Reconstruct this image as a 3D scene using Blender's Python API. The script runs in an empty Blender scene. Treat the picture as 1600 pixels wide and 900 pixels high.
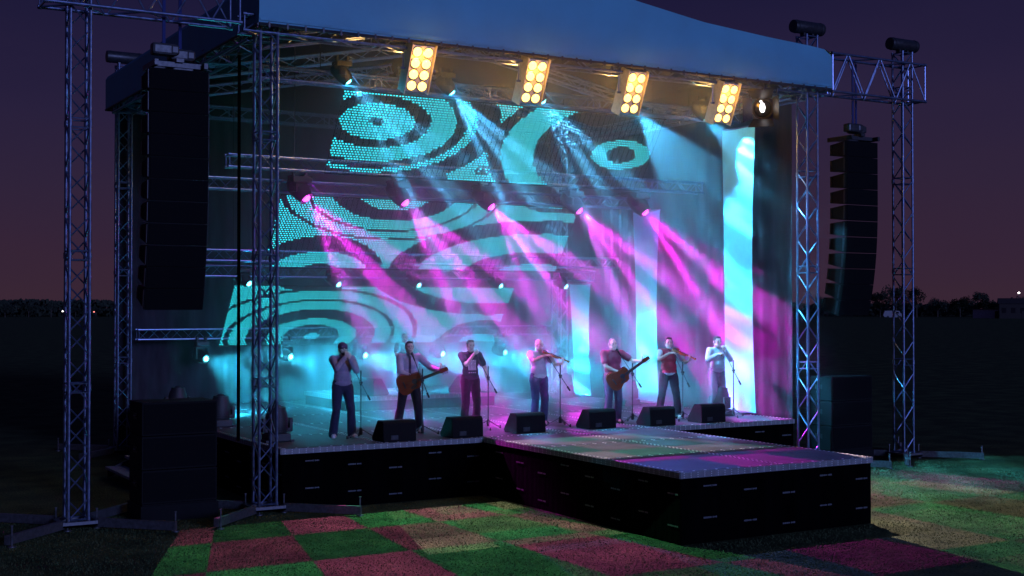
import bpy, bmesh, math, random
from mathutils import Vector, Matrix, Quaternion, noise
from mathutils.bvhtree import BVHTree
R = math.radians
random.seed(7)
scene = bpy.context.scene
col = scene.collection

# ------------------------------------------------------------------ materials
MATS = {}
def mat(name, base=(.5, .5, .5), rough=.5, metal=0.0, emit=None, estr=0.0, spec=.5):
    m = bpy.data.materials.new(name); m.use_nodes = True
    b = m.node_tree.nodes['Principled BSDF']
    b.inputs['Base Color'].default_value = (*base, 1)
    b.inputs['Roughness'].default_value = rough
    b.inputs['Metallic'].default_value = metal
    b.inputs['Specular IOR Level'].default_value = spec
    if emit:
        b.inputs['Emission Color'].default_value = (*emit, 1)
        b.inputs['Emission Strength'].default_value = estr
    MATS[name] = m
    return m
def vary(m, scale=8.0, amount=.35, rough_amt=.15, bump=0.0, bscale=None, stretch=(1, 1, 1), detail=6):
    """noise-driven tone, gloss and relief"""
    nt = m.node_tree; b = nt.nodes['Principled BSDF']
    tc = nt.nodes.new('ShaderNodeTexCoord'); mp = nt.nodes.new('ShaderNodeMapping')
    mp.inputs['Scale'].default_value = stretch
    nt.links.new(tc.outputs['Object'], mp.inputs['Vector'])
    n = nt.nodes.new('ShaderNodeTexNoise'); n.inputs['Scale'].default_value = scale; n.inputs['Detail'].default_value = detail
    nt.links.new(mp.outputs[0], n.inputs['Vector'])
    c = tuple(b.inputs['Base Color'].default_value)[:3]
    rp = nt.nodes.new('ShaderNodeValToRGB')
    rp.color_ramp.elements[0].position = .3; rp.color_ramp.elements[1].position = .7
    rp.color_ramp.elements[0].color = (*[x * (1 - amount) for x in c], 1)
    rp.color_ramp.elements[1].color = (*[min(1, x * (1 + amount)) for x in c], 1)
    nt.links.new(n.outputs['Fac'], rp.inputs['Fac']); nt.links.new(rp.outputs[0], b.inputs['Base Color'])
    r0 = b.inputs['Roughness'].default_value
    mr = nt.nodes.new('ShaderNodeMapRange')
    mr.inputs['To Min'].default_value = max(.02, r0 - rough_amt); mr.inputs['To Max'].default_value = min(1, r0 + rough_amt)
    nt.links.new(n.outputs['Fac'], mr.inputs['Value']); nt.links.new(mr.outputs[0], b.inputs['Roughness'])
    if bump:
        n2 = n
        if bscale:
            n2 = nt.nodes.new('ShaderNodeTexNoise'); n2.inputs['Scale'].default_value = bscale; n2.inputs['Detail'].default_value = 5
            nt.links.new(mp.outputs[0], n2.inputs['Vector'])
        bp = nt.nodes.new('ShaderNodeBump'); bp.inputs['Strength'].default_value = bump; bp.inputs['Distance'].default_value = .02
        nt.links.new(n2.outputs['Fac'], bp.inputs['Height']); nt.links.new(bp.outputs[0], b.inputs['Normal'])
    return m

ALU = vary(mat('aluminium', (.17, .21, .32), .34, .85), 14, .2, .1)
STEEL = vary(mat('zinc_steel', (.12, .12, .13), .5, .7), 20, .3, .12)
BLACK = vary(mat('black_plastic', (.018, .018, .02), .5), 30, .3, .15, .25, 160)
BLACKM = vary(mat('black_metal', (.03, .03, .034), .42, .3), 18, .3, .12)
GRILLE = vary(mat('speaker_grille', (.004, .004, .005), .75, spec=.08), 90, .5, .1, .4, 220)
SPKWOOD = vary(mat('speaker_paint', (.007, .007, .008), .7, spec=.15), 40, .35, .12, .5, 180)
SKIRT = vary(mat('black_molton', (.0012, .0012, .0014), 1.0, spec=.02), 5, .4, .04, .35, 14, (1, 1, .15))
LABELP = mat('skirt_print', (.09, .095, .1), .6)
VINYL = vary(mat('roof_vinyl', (.1, .36, .45), .6), 1.1, .1, .1, .12, 2.2)
SEAM = vary(mat('vinyl_weld_seam', (.096, .35, .438), .6), 3, .2, .1)
ROOFDARK = vary(mat('roof_inside_dark', (.012, .012, .014), .9, spec=.1), 3, .3, .05)  # black so that the roof inside stays dark, as if in shade
CURTAIN = vary(mat('curtain_velour', (.03, .025, .034), .95, spec=.15), 6, .35, .04, .15, 60, (1, 1, .2))
DECK = vary(mat('deck_panel', (.06, .06, .072), .62, spec=.25), 3.0, .3, .1, .2, 240)
NOSING = vary(mat('deck_nosing', (.17, .175, .19), .5), 8, .25, .15)
STUD = mat('white_stud', (.7, .7, .7), .35)
BANNER = vary(mat('cyan_lit_banner_cloth', (.22, .66, .74), .75), 5, .06, .05, .15, 120)  # white cloth; the cyan lamp light on it is tinted into this colour
LEDBLK = mat('led_carrier', (.02, .021, .026), .5)
LEDON = mat('led_cyan', (.05, .1, .1), .5, emit=(.015, .55, .64), estr=3.3)
SPARK = mat('led_amber', (.1, .06, .02), .5, emit=(.9, .45, .12), estr=.5)
LENSC = mat('lens_cyan', (.1, .2, .2), .2, emit=(.16, 1, 1), estr=9)
LENSM = mat('lens_magenta', (.2, .05, .2), .2, emit=(1, .07, .95), estr=6)
BULB = mat('flood_bulb', (.4, .3, .1), .2, emit=(1, .6, .13), estr=4.6)
LENSW = mat('lens_white', (.4, .4, .4), .2, emit=(1, .96, .98), estr=9)
LENSOFF = mat('lens_dark_glass', (.03, .035, .04), .08)
FLOODCASE = vary(mat('flood_case', (.5, .48, .45), .45, .1), 12, .15, .1)
GREYPL = vary(mat('grey_fixture', (.06, .06, .066), .45), 25, .25, .12)
SKIN = vary(mat('skin', (.6, .41, .34), .5), 26, .12, .08, .06, 120)
HAIRD = vary(mat('dark_hair', (.025, .018, .014), .5), 60, .4, .1, .7, 90)
HAIRB = vary(mat('brown_hair', (.09, .055, .035), .5), 60, .4, .1, .7, 90)
HAIRG = vary(mat('cropped_hair', (.16, .12, .1), .6), 60, .3, .1, .5, 120)
EYE = mat('eye_dark', (.03, .025, .02), .2)
LIP = mat('lip', (.3, .12, .1), .5)
def cloth(n, c, s=9): return vary(mat(n, c, .88, spec=.2), s, .16, .05, .5, 30)
WOOD1 = vary(mat('guitar_top_wood', (.2, .04, .015), .25), 14, .3, .08, stretch=(1, 1, 8))
WOOD2 = vary(mat('violin_wood', (.3, .11, .035), .25), 18, .3, .08, stretch=(1, 6, 1))
WOODD = vary(mat('dark_wood', (.045, .025, .018), .35), 20, .3, .08)
CHROME = mat('chrome', (.7, .7, .72), .15, 1)
BARK = vary(mat('bark', (.06, .045, .035), .9), 8, .4, .05)
LEAF = vary(mat('tree_foliage', (.018, .026, .013), .8), .6, .5, .1)
PALEWALL = vary(mat('pale_render', (.5, .5, .52), .8), 2, .2, .08)
DARKWALL = vary(mat('dark_brick', (.03, .022, .02), .85), 4, .3, .05)
TILE = vary(mat('roof_tile', (.03, .02, .018), .8), 5, .3, .05)
WINDOW = mat('far_window', (.012, .014, .018), .15)
CARP = vary(mat('van_paint', (.3, .3, .32), .3), 3, .08, .05)
RUBBER = mat('rubber', (.02, .02, .02), .8)
LAMPW = mat('far_lamp_white', (.5, .5, .5), .4, emit=(1, .92, .9), estr=5)
LAMPR = mat('far_lamp_red', (.5, .2, .2), .4, emit=(1, .25, .2), estr=2.5)

# ------------------------------------------------------------------ mesh builder
class MB:
    def __init__(s): s.v = []; s.f = []; s.m = []
    def add(s, vs, fs, mi=0):
        o = len(s.v); s.v.extend([tuple(p) for p in vs])
        for f in fs: s.f.append([i + o for i in f]); s.m.append(mi)
    def box(s, c, size, rot=None, mi=0, taper=None):
        x, y, z = [d / 2 for d in size]; c = Vector(c); t = taper or (1, 1)
        ps = [Vector((sx * x * (t[0] if sz > 0 else 1), sy * y * (t[1] if sz > 0 else 1), sz * z)) for sz in (-1, 1) for sy in (-1, 1) for sx in (-1, 1)]
        if rot is not None: ps = [rot @ p for p in ps]
        s.add([c + p for p in ps], [(0, 2, 3, 1), (4, 5, 7, 6), (0, 1, 5, 4), (2, 6, 7, 3), (0, 4, 6, 2), (1, 3, 7, 5)], mi)
    def bbox(s, c, size, bev=.01, rot=None, mi=0):
        """box with chamfered edges"""
        bm = bmesh.new(); bmesh.ops.create_cube(bm, size=1)
        for v in bm.verts: v.co = Vector((v.co.x * size[0], v.co.y * size[1], v.co.z * size[2]))
        bmesh.ops.bevel(bm, geom=bm.edges[:], offset=min(bev, min(size) * .45), segments=2, affect='EDGES', profile=.6)
        s.bm(bm, Matrix.Translation(Vector(c)) @ (rot.to_4x4() if rot is not None else Matrix.Identity(4)), mi)
    def bm(s, bm, M=None, mi=0):
        bm.verts.index_update(); M = M or Matrix.Identity(4)
        s.add([M @ v.co for v in bm.verts], [[v.index for v in f.verts] for f in bm.faces], mi); bm.free()
    def tube(s, a, b, r, n=8, r2=None, mi=0, cap=True):
        a = Vector(a); b = Vector(b); d = b - a
        if d.length < 1e-6: return
        d.normalize(); u = d.orthogonal().normalized(); w = d.cross(u); r2 = r if r2 is None else r2
        vs = []
        for (p, q) in ((a, r), (b, r2)):
            for i in range(n):
                t = 2 * math.pi * i / n; vs.append(p + (u * math.cos(t) + w * math.sin(t)) * q)
        fs = [(i, (i + 1) % n, n + (i + 1) % n, n + i) for i in range(n)]
        if cap: fs += [list(range(n))[::-1], list(range(n, 2 * n))]
        s.add(vs, fs, mi)
    def path(s, pts, r, n=6, mi=0):
        for a, b in zip(pts, pts[1:]): s.tube(a, b, r, n, mi=mi)
    def lathe(s, prof, M=None, n=20, mi=0, sx=1, sy=1):
        """prof: list of (radius, height) about local z"""
        M = M or Matrix.Identity(4); vs = []; fs = []
        for (r, h) in prof:
            for i in range(n):
                t = 2 * math.pi * i / n; vs.append(M @ Vector((r * math.cos(t) * sx, r * math.sin(t) * sy, h)))
        for k in range(len(prof) - 1):
            for i in range(n): fs.append((k * n + i, k * n + (i + 1) % n, (k + 1) * n + (i + 1) % n, (k + 1) * n + i))
        fs.append(list(range(n))[::-1]); fs.append([(len(prof) - 1) * n + i for i in range(n)])
        s.add(vs, fs, mi)
    def prism(s, outline, t0, t1, M=None, mi=0):
        """outline in local xy extruded along z"""
        M = M or Matrix.Identity(4); n = len(outline)
        vs = [M @ Vector((x, y, t0)) for x, y in outline] + [M @ Vector((x, y, t1)) for x, y in outline]
        fs = [list(range(n))[::-1], list(range(n, 2 * n))] + [(i, (i + 1) % n, n + (i + 1) % n, n + i) for i in range(n)]
        s.add(vs, fs, mi)
    def ell(s, c, r, rot=None, nu=14, nv=9, mi=0):
        c = Vector(c); vs = [Vector((0, 0, -r[2]))]; fs = []
        for j in range(1, nv):
            p = -math.pi / 2 + math.pi * j / nv
            for i in range(nu):
                t = 2 * math.pi * i / nu
                vs.append(Vector((r[0] * math.cos(p) * math.cos(t), r[1] * math.cos(p) * math.sin(t), r[2] * math.sin(p))))
        vs.append(Vector((0, 0, r[2]))); L = len(vs) - 1
        for i in range(nu): fs.append((0, 1 + (i + 1) % nu, 1 + i))
        for j in range(nv - 2):
            for i in range(nu):
                a = 1 + j * nu; fs.append((a + i, a + (i + 1) % nu, a + nu + (i + 1) % nu, a + nu + i))
        a = 1 + (nv - 2) * nu
        for i in range(nu): fs.append((a + i, a + (i + 1) % nu, L))
        if rot is not None: vs = [rot @ p for p in vs]
        s.add([c + p for p in vs], fs, mi)
    def cap(s, a, b, ra, rb=None, n=12):
        rb = ra if rb is None else rb
        s.ell(a, (ra,) * 3, nu=n, nv=8); s.ell(b, (rb,) * 3, nu=n, nv=8); s.tube(a, b, ra, n, rb)
    def mesh(s, name):
        me = bpy.data.meshes.new(name); me.from_pydata(s.v, [], s.f)
        me.polygons.foreach_set('material_index', s.m); me.update(); return me
    def build(s, name, mats, parent=None, smooth=False, loc=None):
        me = s.mesh(name)
        for m in (mats if isinstance(mats, (list, tuple)) else [mats]): me.materials.append(m)
        o = bpy.data.objects.new(name, me); col.objects.link(o)
        if parent is not None: o.parent = parent
        if loc is not None: o.location = loc
        if smooth: shade(o)
        return o
def shade(o, ang=35):
    me = o.data
    me.polygons.foreach_set('use_smooth', [True] * len(me.polygons))
    bm = bmesh.new(); bm.from_mesh(me)
    for e in bm.edges:
        if len(e.link_faces) == 2 and e.calc_face_angle(0) > R(ang): e.smooth = False
    bm.to_mesh(me); bm.free()
def tag(o, label, cat, group=None, kind=None):
    o['label'] = label; o['category'] = cat
    if group: o['group'] = group
    if kind: o['kind'] = kind
    return o
def thing(name, label, cat, loc=(0, 0, 0), rz=0, group=None):
    o = bpy.data.objects.new(name, None); col.objects.link(o); o.empty_display_size = .2
    o.location = loc; o.rotation_euler = (0, 0, rz)
    return tag(o, label, cat, group)
def structure(name, mb, m, smooth=False):
    o = mb.build(name, m, smooth=smooth); o['kind'] = 'structure'; return o
def dup(root, loc=None, rz=None, label=None):
    r = root.copy(); col.objects.link(r)
    if loc is not None: r.location = loc
    if rz is not None: r.rotation_euler = (0, 0, rz)
    if label: r['label'] = label
    for ch in list(root.children):
        if ch.type == 'LIGHT': continue
        c = ch.copy(); col.objects.link(c); c.parent = r
        for g in list(ch.children):
            d = g.copy(); col.objects.link(d); d.parent = c
    return r
def frame(d, up=(0, 0, 1)):
    """rotation whose z axis is d"""
    z = Vector(d).normalized(); u = Vector(up)
    x = u.cross(z)
    if x.length < 1e-4: x = Vector((1, 0, 0)).cross(z)
    x.normalize(); y = z.cross(x)
    return Matrix((x, y, z)).transposed()
def TR(loc, d, up=(0, 0, 1)): return Matrix.Translation(Vector(loc)) @ frame(d, up).to_4x4()

# ------------------------------------------------------------------ camera (shift-free, 45 mm on a full frame)
cam = bpy.data.cameras.new('camera'); camo = bpy.data.objects.new('camera', cam); col.objects.link(camo)
cam.sensor_width = 36; cam.lens = 36 * 2012.9 / 1600; cam.clip_end = 4000; cam.clip_start = .1
camo.location = (-7.567, -20.5175, 3.4299)
camo.rotation_euler = (R(90 + .8193), 0, R(-30.3627))
scene.camera = camo

# ------------------------------------------------------------------ world: dusk sky
w = bpy.data.worlds.new('World'); scene.world = w; w.use_nodes = True
nt = w.node_tree; bg = nt.nodes['Background']
tc = nt.nodes.new('ShaderNodeTexCoord'); sp = nt.nodes.new('ShaderNodeSeparateXYZ')
nt.links.new(tc.outputs['Generated'], sp.inputs[0])
nz = nt.nodes.new('ShaderNodeTexNoise'); nz.inputs['Scale'].default_value = 2.2; nz.inputs['Detail'].default_value = 4
mp = nt.nodes.new('ShaderNodeMapping'); mp.inputs['Scale'].default_value = (1, 1, 5)
nt.links.new(tc.outputs['Generated'], mp.inputs[0]); nt.links.new(mp.outputs[0], nz.inputs['Vector'])
ma = nt.nodes.new('ShaderNodeMath'); ma.operation = 'MULTIPLY_ADD'; ma.inputs[1].default_value = .09; 
sb = nt.nodes.new('ShaderNodeMath'); sb.operation = 'ADD'; sb.inputs[1].default_value = -.045
nt.links.new(nz.outputs['Fac'], ma.inputs[0]); nt.links.new(sp.outputs['Z'], ma.inputs[2]); nt.links.new(ma.outputs[0], sb.inputs[0])
rp = nt.nodes.new('ShaderNodeValToRGB'); nt.links.new(sb.outputs[0], rp.inputs[0])
def lin(c): return tuple(((x / 255 + .055) / 1.055) ** 2.4 if x > 10 else x / 255 / 12.92 for x in c)
els = [(0.0, (57, 38, 52)), (.035, (53, 36, 55)), (.09, (47, 35, 58)), (.15, (40, 32, 60)), (.23, (28, 25, 56)), (.5, (20, 26, 66)), (1, (16, 26, 70))]
cr = rp.color_ramp
while len(cr.elements) < len(els): cr.elements.new(.5)
for e, (p, c) in zip(cr.elements, els): e.position = p; e.color = (*lin(c), 1)
nt.links.new(rp.outputs[0], bg.inputs['Color']); bg.inputs['Strength'].default_value = 1.0
sun = bpy.data.lights.new('twilight', 'SUN'); sun.energy = 1.42; sun.angle = R(12); sun.color = (.27, .36, 1)
so = bpy.data.objects.new('twilight', sun); col.objects.link(so)
so.rotation_euler = Vector((-.16, .97, -.17)).to_track_quat('-Z', 'Y').to_euler()

# ------------------------------------------------------------------ ground
g = MB(); g.add([(-900, -200, 0), (1500, -200, 0), (1500, 1600, 0), (-900, 1600, 0)], [(0, 1, 2, 3)])
GR = mat('grass_ground', (.05, .06, .03), .95, spec=.1)
nt = GR.node_tree; b = nt.nodes['Principled BSDF']; tc = nt.nodes.new('ShaderNodeTexCoord')
def noise_node(scale, detail=6, stretch=None):
    n = nt.nodes.new('ShaderNodeTexNoise'); n.inputs['Scale'].default_value = scale; n.inputs['Detail'].default_value = detail
    if stretch:
        m2 = nt.nodes.new('ShaderNodeMapping'); m2.inputs['Scale'].default_value = stretch
        nt.links.new(tc.outputs['Object'], m2.inputs[0]); nt.links.new(m2.outputs[0], n.inputs['Vector'])
    else: nt.links.new(tc.outputs['Object'], n.inputs['Vector'])
    return n
n1 = noise_node(1.1, 5); n2 = noise_node(26, 8); n3 = noise_node(.35, 3)
mx = nt.nodes.new('ShaderNodeMix'); mx.data_type = 'RGBA'
r1 = nt.nodes.new('ShaderNodeValToRGB')
r1.color_ramp.elements[0].position = .32; r1.color_ramp.elements[0].color = (.022, .042, .015, 1)
r1.color_ramp.elements[1].position = .72; r1.color_ramp.elements[1].color = (.11, .135, .06, 1)
nt.links.new(n2.outputs['Fac'], r1.inputs[0])
r2 = nt.nodes.new('ShaderNodeValToRGB')
r2.color_ramp.elements[0].position = .4; r2.color_ramp.elements[0].color = (.35, .35, .35, 1)
r2.color_ramp.elements[1].position = .68; r2.color_ramp.elements[1].color = (1.25, 1.2, 1.1, 1)
nt.links.new(n1.outputs['Fac'], r2.inputs[0])
mx.blend_type = 'MULTIPLY'; mx.inputs['Factor'].default_value = .7
nt.links.new(r1.outputs[0], mx.inputs['A']); nt.links.new(r2.outputs[0], mx.inputs['B'])
nt.links.new(mx.outputs['Result'], b.inputs['Base Color'])
bp = nt.nodes.new('ShaderNodeBump'); bp.inputs['Strength'].default_value = .9; bp.inputs['Distance'].default_value = .06
nt.links.new(n2.outputs['Fac'], bp.inputs['Height']); nt.links.new(bp.outputs[0], b.inputs['Normal'])
structure('grass_field', g, GR)
# standing blades on the near lawn
BL = mat('grass_blade', (.07, .08, .035), .8, spec=.15)
nt = BL.node_tree; b = nt.nodes['Principled BSDF']; tc = nt.nodes.new('ShaderNodeTexCoord')
n1 = noise_node(2.2, 4); n2 = noise_node(40, 3)
ad = nt.nodes.new('ShaderNodeMath'); ad.operation = 'ADD'; nt.links.new(n1.outputs['Fac'], ad.inputs[0]); nt.links.new(n2.outputs['Fac'], ad.inputs[1])
r1 = nt.nodes.new('ShaderNodeValToRGB'); hv = nt.nodes.new('ShaderNodeMath'); hv.operation = 'MULTIPLY'; hv.inputs[1].default_value = .5
nt.links.new(ad.outputs[0], hv.inputs[0]); nt.links.new(hv.outputs[0], r1.inputs[0])
r1.color_ramp.elements[0].position = .38; r1.color_ramp.elements[0].color = (.022, .046, .015, 1)
r1.color_ramp.elements[1].position = .64; r1.color_ramp.elements[1].color = (.12, .145, .065, 1)
nt.links.new(r1.outputs[0], b.inputs['Base Color'])
gb = MB(); rnd = random.Random(3)
vs = []; fs = []
for i in range(150000):
    x = rnd.uniform(-6.5, 15); y = rnd.uniform(-9, 1.5)
    if -.1 < x and y > -.1 and x < 11.5: continue
    if 3.8 < x < 7.75 and y > -5.85: continue
    px = .863 * (x + 7.57) - .505 * (y + 20.5); pz = .505 * (x + 7.57) + .863 * (y + 20.5)
    if abs(px) > pz * .42 or pz < 15.5: continue
    h = rnd.uniform(.008, .026) * (.6 + .8 * noise.noise((x * .9, y * .9, 0)) ** 2 + .4); a = rnd.uniform(0, 6.28); bw = rnd.uniform(.004, .009)
    dx, dy = math.cos(a) * bw, math.sin(a) * bw; lx, ly = rnd.gauss(0, .014), rnd.gauss(0, .014)
    k = len(vs); vs += [(x - dx, y - dy, 0), (x + dx, y + dy, 0), (x + lx, y + ly, h)]; fs.append((k, k + 1, k + 2))
gb.add(vs, fs); o = gb.build('grass', BL); o['kind'] = 'stuff'; tag(o, 'short worn grass growing on the field before the stage', 'grass', kind='stuff')

# ------------------------------------------------------------------ stage decks
def label_marks(mb, P, U, L, top, n):
    """small woven name tags printed on the skirt in a stepped pattern; the lettering is too small to read"""
    U = Vector(U); N = U.cross(Vector((0, 0, 1)))
    rr = random.Random(5)
    for k in range(n):
        for row in range(2):
            z = top - .13 - .105 * (k % 3) - .46 * row; s0 = .42 + k * (L / n)
            if s0 + .25 > L: continue
            s = s0; p = Vector(P)
            for word in (7, 4):
                for _ in range(word):
                    wd = .017; hh = .026 if rr.random() < .7 else .02
                    c = p + U * (s + wd / 2) + N * .004 + Vector((0, 0, z))
                    mb.box(c, (wd * abs(U.x) + .002 * abs(N.x), wd * abs(U.y) + .002 * abs(N.y), hh), mi=1); s += .0215
                s += .014
def stage(name, label, cat, x0, x1, y0, y1, z, faces, zb=0.0, tile=1.9, dots=True, skirt_faces=None):
    t = thing(name, label, cat, (x0, y0, zb)); z -= zb; X = x1 - x0; Y = y1 - y0
    d = MB(); d.box((X / 2, Y / 2, z - .02), (X, Y, .04))
    if dots:
        nx = max(1, round(X / tile)); ny = max(1, round(Y / tile))
        for i in range(nx + 1):
            for off in ((.035,) if i == 0 else (-.035,) if i == nx else (-.035, .035)):
                x = X * i / nx + off; k = 0
                while .06 + k * .105 < Y - .03:
                    d.box((x, .06 + k * .105, z + .002), (.024, .024, .004), mi=1); k += 1
        for j in range(ny + 1):
            for off in ((.035,) if j == 0 else (-.035,) if j == ny else (-.035, .035)):
                y = Y * j / ny + off; k = 0
                while .06 + k * .21 < X - .03:
                    d.box((.06 + k * .21, y, z + .002), (.03, .024, .004), mi=1); k += 1
        for i in range(nx + 1):
            x = min(max(X * i / nx, .004), X - .004); d.box((x, Y / 2, z + .0005), (.008, Y - .01, .003), mi=2)
        for j in range(ny + 1):
            y = min(max(Y * j / ny, .004), Y - .004); d.box((X / 2, y, z + .0008), (X - .01, .008, .003), mi=2)
    d.build('deck', [DECK, STUD, BLACK], t)
    for (a, b) in faces:
        n = MB(); s = MB()                       # edges in local xy, seen from outside going left to right
        a = Vector((*a, 0)); b = Vector((*b, 0)); U = (b - a).normalized(); N = U.cross(Vector((0, 0, 1))); L = (b - a).length
        rot = Matrix((U, -N, Vector((0, 0, 1)))).transposed()
        n.box((a + b) / 2 + N * .012 + Vector((0, 0, z - .047)), (L + .024, .024, .09), rot)
        if dots:
            k = 0
            while .05 + k * .125 < L:
                for r_ in range(3):
                    n.box(a + U * (.05 + k * .125) + N * .0255 + Vector((0, 0, z - .018 - .029 * r_)), (.013, .004, .01), rot, mi=1)
                k += 1
        # hanging skirt with soft folds
        m = max(6, int(L / .045)); vs = []
        for i in range(m + 1):
            q = a + U * (L * i / m)
            wv = .006 * math.sin(i * 1.7) * noise.noise((i * .11, z, L))
            for zz in (z - .093, .002): vs.append(q + N * (-.012 + wv * (1 if zz > .1 else 1.6)) + Vector((0, 0, zz)))
        s.add(vs, [(2 * i, 2 * i + 1, 2 * i + 3, 2 * i + 2) for i in range(m)])
        if z > .5: label_marks(s, a - N * .002, U, L, z - .093, max(2, int(L / .68)))
        n.build('nosing', [NOSING, STUD], t); s.build('skirt', [SKIRT, LABELP], t)
    return t
H = 1.05
CW0, CW1, CWL = 3.87, 7.66, 5.77
stage('main_stage', 'wide black skirted stage deck with dotted light studs beneath the vinyl roof', 'stage', 0, 11.35, 0, 10.3, H,
      [((0, 0), (CW0, 0)), ((CW1, 0), (11.35, 0)), ((11.35, 0), (11.35, 10.3)), ((0, 10.3), (0, 0))])
stage('catwalk', 'black skirted catwalk jutting out over the grass from the stage front', 'catwalk', CW0, CW1, -CWL, -.003, H,
      [((0, CWL), (0, 0)), ((0, 0), (CW1 - CW0, 0)), ((CW1 - CW0, 0), (CW1 - CW0, CWL))])
RZ = 1.37
stage('drum_riser', 'low riser platform in the middle of the stage under the seated musician', 'riser', 3.95, 7.75, 6.45, 9.1, RZ,
      [((0, 0), (3.8, 0)), ((3.8, 0), (3.8, 2.65)), ((0, 2.65), (0, 0))], zb=H + .004)

# ------------------------------------------------------------------ trusses and towers
def truss_parts(root, a, b, w=.24, h=.24, rc=.025, rb=.011, seg=.3, up=(0, 0, 1), faces='tbfr', m=ALU, collars=2.5):
    a = Vector(a); b = Vector(b); d = (b - a); L = d.length; d.normalize(); U = Vector(up); S = U.cross(d).normalized(); U = d.cross(S)
    crn = [(-1, -1), (1, -1), (1, 1), (-1, 1)]
    P = lambda c, t: a + d * t + S * (c[0] * w / 2) + U * (c[1] * h / 2)
    for c in crn:
        q = MB(); q.tube(P(c, 0), P(c, L), rc, 10)
        k = collars
        while collars and k < L - .3:
            q.tube(P(c, k - .045), P(c, k + .045), rc * 1.35, 10); k += collars
        for t in (.0, L - .06): q.tube(P(c, t), P(c, t + .06), rc * 1.3, 10)
        q.build('chord', m, root, smooth=True)
    br = MB(); n = max(2, round(L / seg)); st = L / n
    sides = {'f': (0, 1), 'r': (3, 2), 't': (2, 3), 'b': (0, 1)}
    pairs = [(crn[0], crn[1]), (crn[1], crn[2]), (crn[2], crn[3]), (crn[3], crn[0])]
    for ki, (c0, c1) in enumerate(pairs):
        for i in range(n):
            p, q = (c0, c1) if (i + ki) % 2 == 0 else (c1, c0)
            br.tube(P(p, st * i + .02), P(q, st * (i + 1) - .02), rb, 6, cap=False)
        for t in (.03, L - .03): br.tube(P(c0, t), P(c1, t), rb, 6, cap=False)
        k = collars
        while collars and k < L - .3:
            for e in (-.07, .07): br.tube(P(c0, k + e), P(c1, k + e), rb, 6, cap=False)
            k += collars
    br.build('bracing', m, root, smooth=True)
def truss(name, label, a, b, cables=(), **kw):
    t = thing(name, label, 'truss', a, 0, kw.pop('group', None))
    v = Vector(b) - Vector(a); truss_parts(t, (0, 0, 0), v, **kw)
    for (s, z) in cables:
        q = MB(); p = v * s; q.tube(p + Vector((0, 0, .1)), p + Vector((0, 0, z - a[2])), .008, 6); q.build('hanging_cable', BLACKM, t)
    return t
def tower(label, x, y, top, base=True, rot=0, arm=1.35, sleeve=8.0):
    t = thing('truss_tower', label, 'tower', (x, y, 0), 0, 'aluminium truss towers of the stage')
    truss_parts(t, (0, 0, .12), (0, 0, top), w=.3, h=.3, rc=.026, rb=.013, seg=.36, up=(0, 1, 0), collars=2.05)
    f = MB()
    f.box((0, 0, .075), (.62, .62, .03)); 
    for sx in (-1, 1):
        f.box((sx * .27, 0, .1), (.08, .62, .08)); f.box((0, sx * .27, .098), (.462, .08, .076))
    fo = f.build('base_frame', STEEL, t)
    for k in range(4):
        a = R(45 + 90 * k + rot); d = Vector((math.cos(a), math.sin(a), 0)); o_ = MB()
        rm = Matrix.Rotation(a, 3, 'Z')
        o_.box(d * (.36 + arm / 2) + Vector((0, 0, .105)), (arm, .075, .13), rm)
        ao = o_.build('outrigger', STEEL, t)
        for e in (.3, arm + .3):
            j = MB(); p = d * (e + .02) + Vector((-d.y, d.x, 0)) * .06
            j.tube(p + Vector((0, 0, .02)), p + Vector((0, 0, .3)), .014, 8); j.tube(p + Vector((0, 0, .004)), p + Vector((0, 0, .02)), .06, 12)
            j.tube(p + Vector((0, 0, .3)), p + Vector((0, 0, .315)), .022, 8)
            j.build('jack', STEEL, ao, smooth=True)
    s = MB()
    for sx in (-1, 1):
        s.box((sx * .215, 0, sleeve), (.03, .46, .34)); s.box((0, sx * .215, sleeve), (.398, .03, .34))
    if sleeve: s.build('sleeve_block', STEEL, t)
    m = MB(); M = Matrix.Translation((.03, 0, top + .17)) @ Matrix.Rotation(R(90), 4, 'Y')
    m.lathe([(.10, -.44), (.135, -.43), (.14, -.40), (.14, .38), (.13, .4), (.12, .41)], M, 22)
    m.lathe([(.145, -.36), (.145, -.33)], M, 22); m.lathe([(.145, .3), (.145, .33)], M, 22)
    m.box((-.12, 0, top + .02), (.05, .12, .08)); m.box((.12, 0, top + .02), (.05, .12, .08))
    m.build('roller_drum', BLACKM, t, smooth=True)
    return t
XL, XR = -.25, 11.88
tower('free standing silver truss tower far out beside the left loudspeaker stack', -3.28, .15, 9.2, sleeve=0)
tower('silver truss tower at the near front corner of the roof, before the led screen', XL, .12, 8.9, sleeve=0, rot=0)
tower('silver truss tower at the front corner of the roof beside the tallest banner', XR, .12, 9.25, sleeve=0)
tower('free standing silver truss tower far out beside the right hanging loudspeakers', 14.85, .2, 9.2, sleeve=0)
tower('dim truss tower at the back corner of the roof behind the left speakers', XL + .08, 10.15, 9.1, sleeve=0)
tower('truss tower at the back corner of the roof behind the shortest banner', XR, 10.05, 9.1, sleeve=0)

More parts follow.
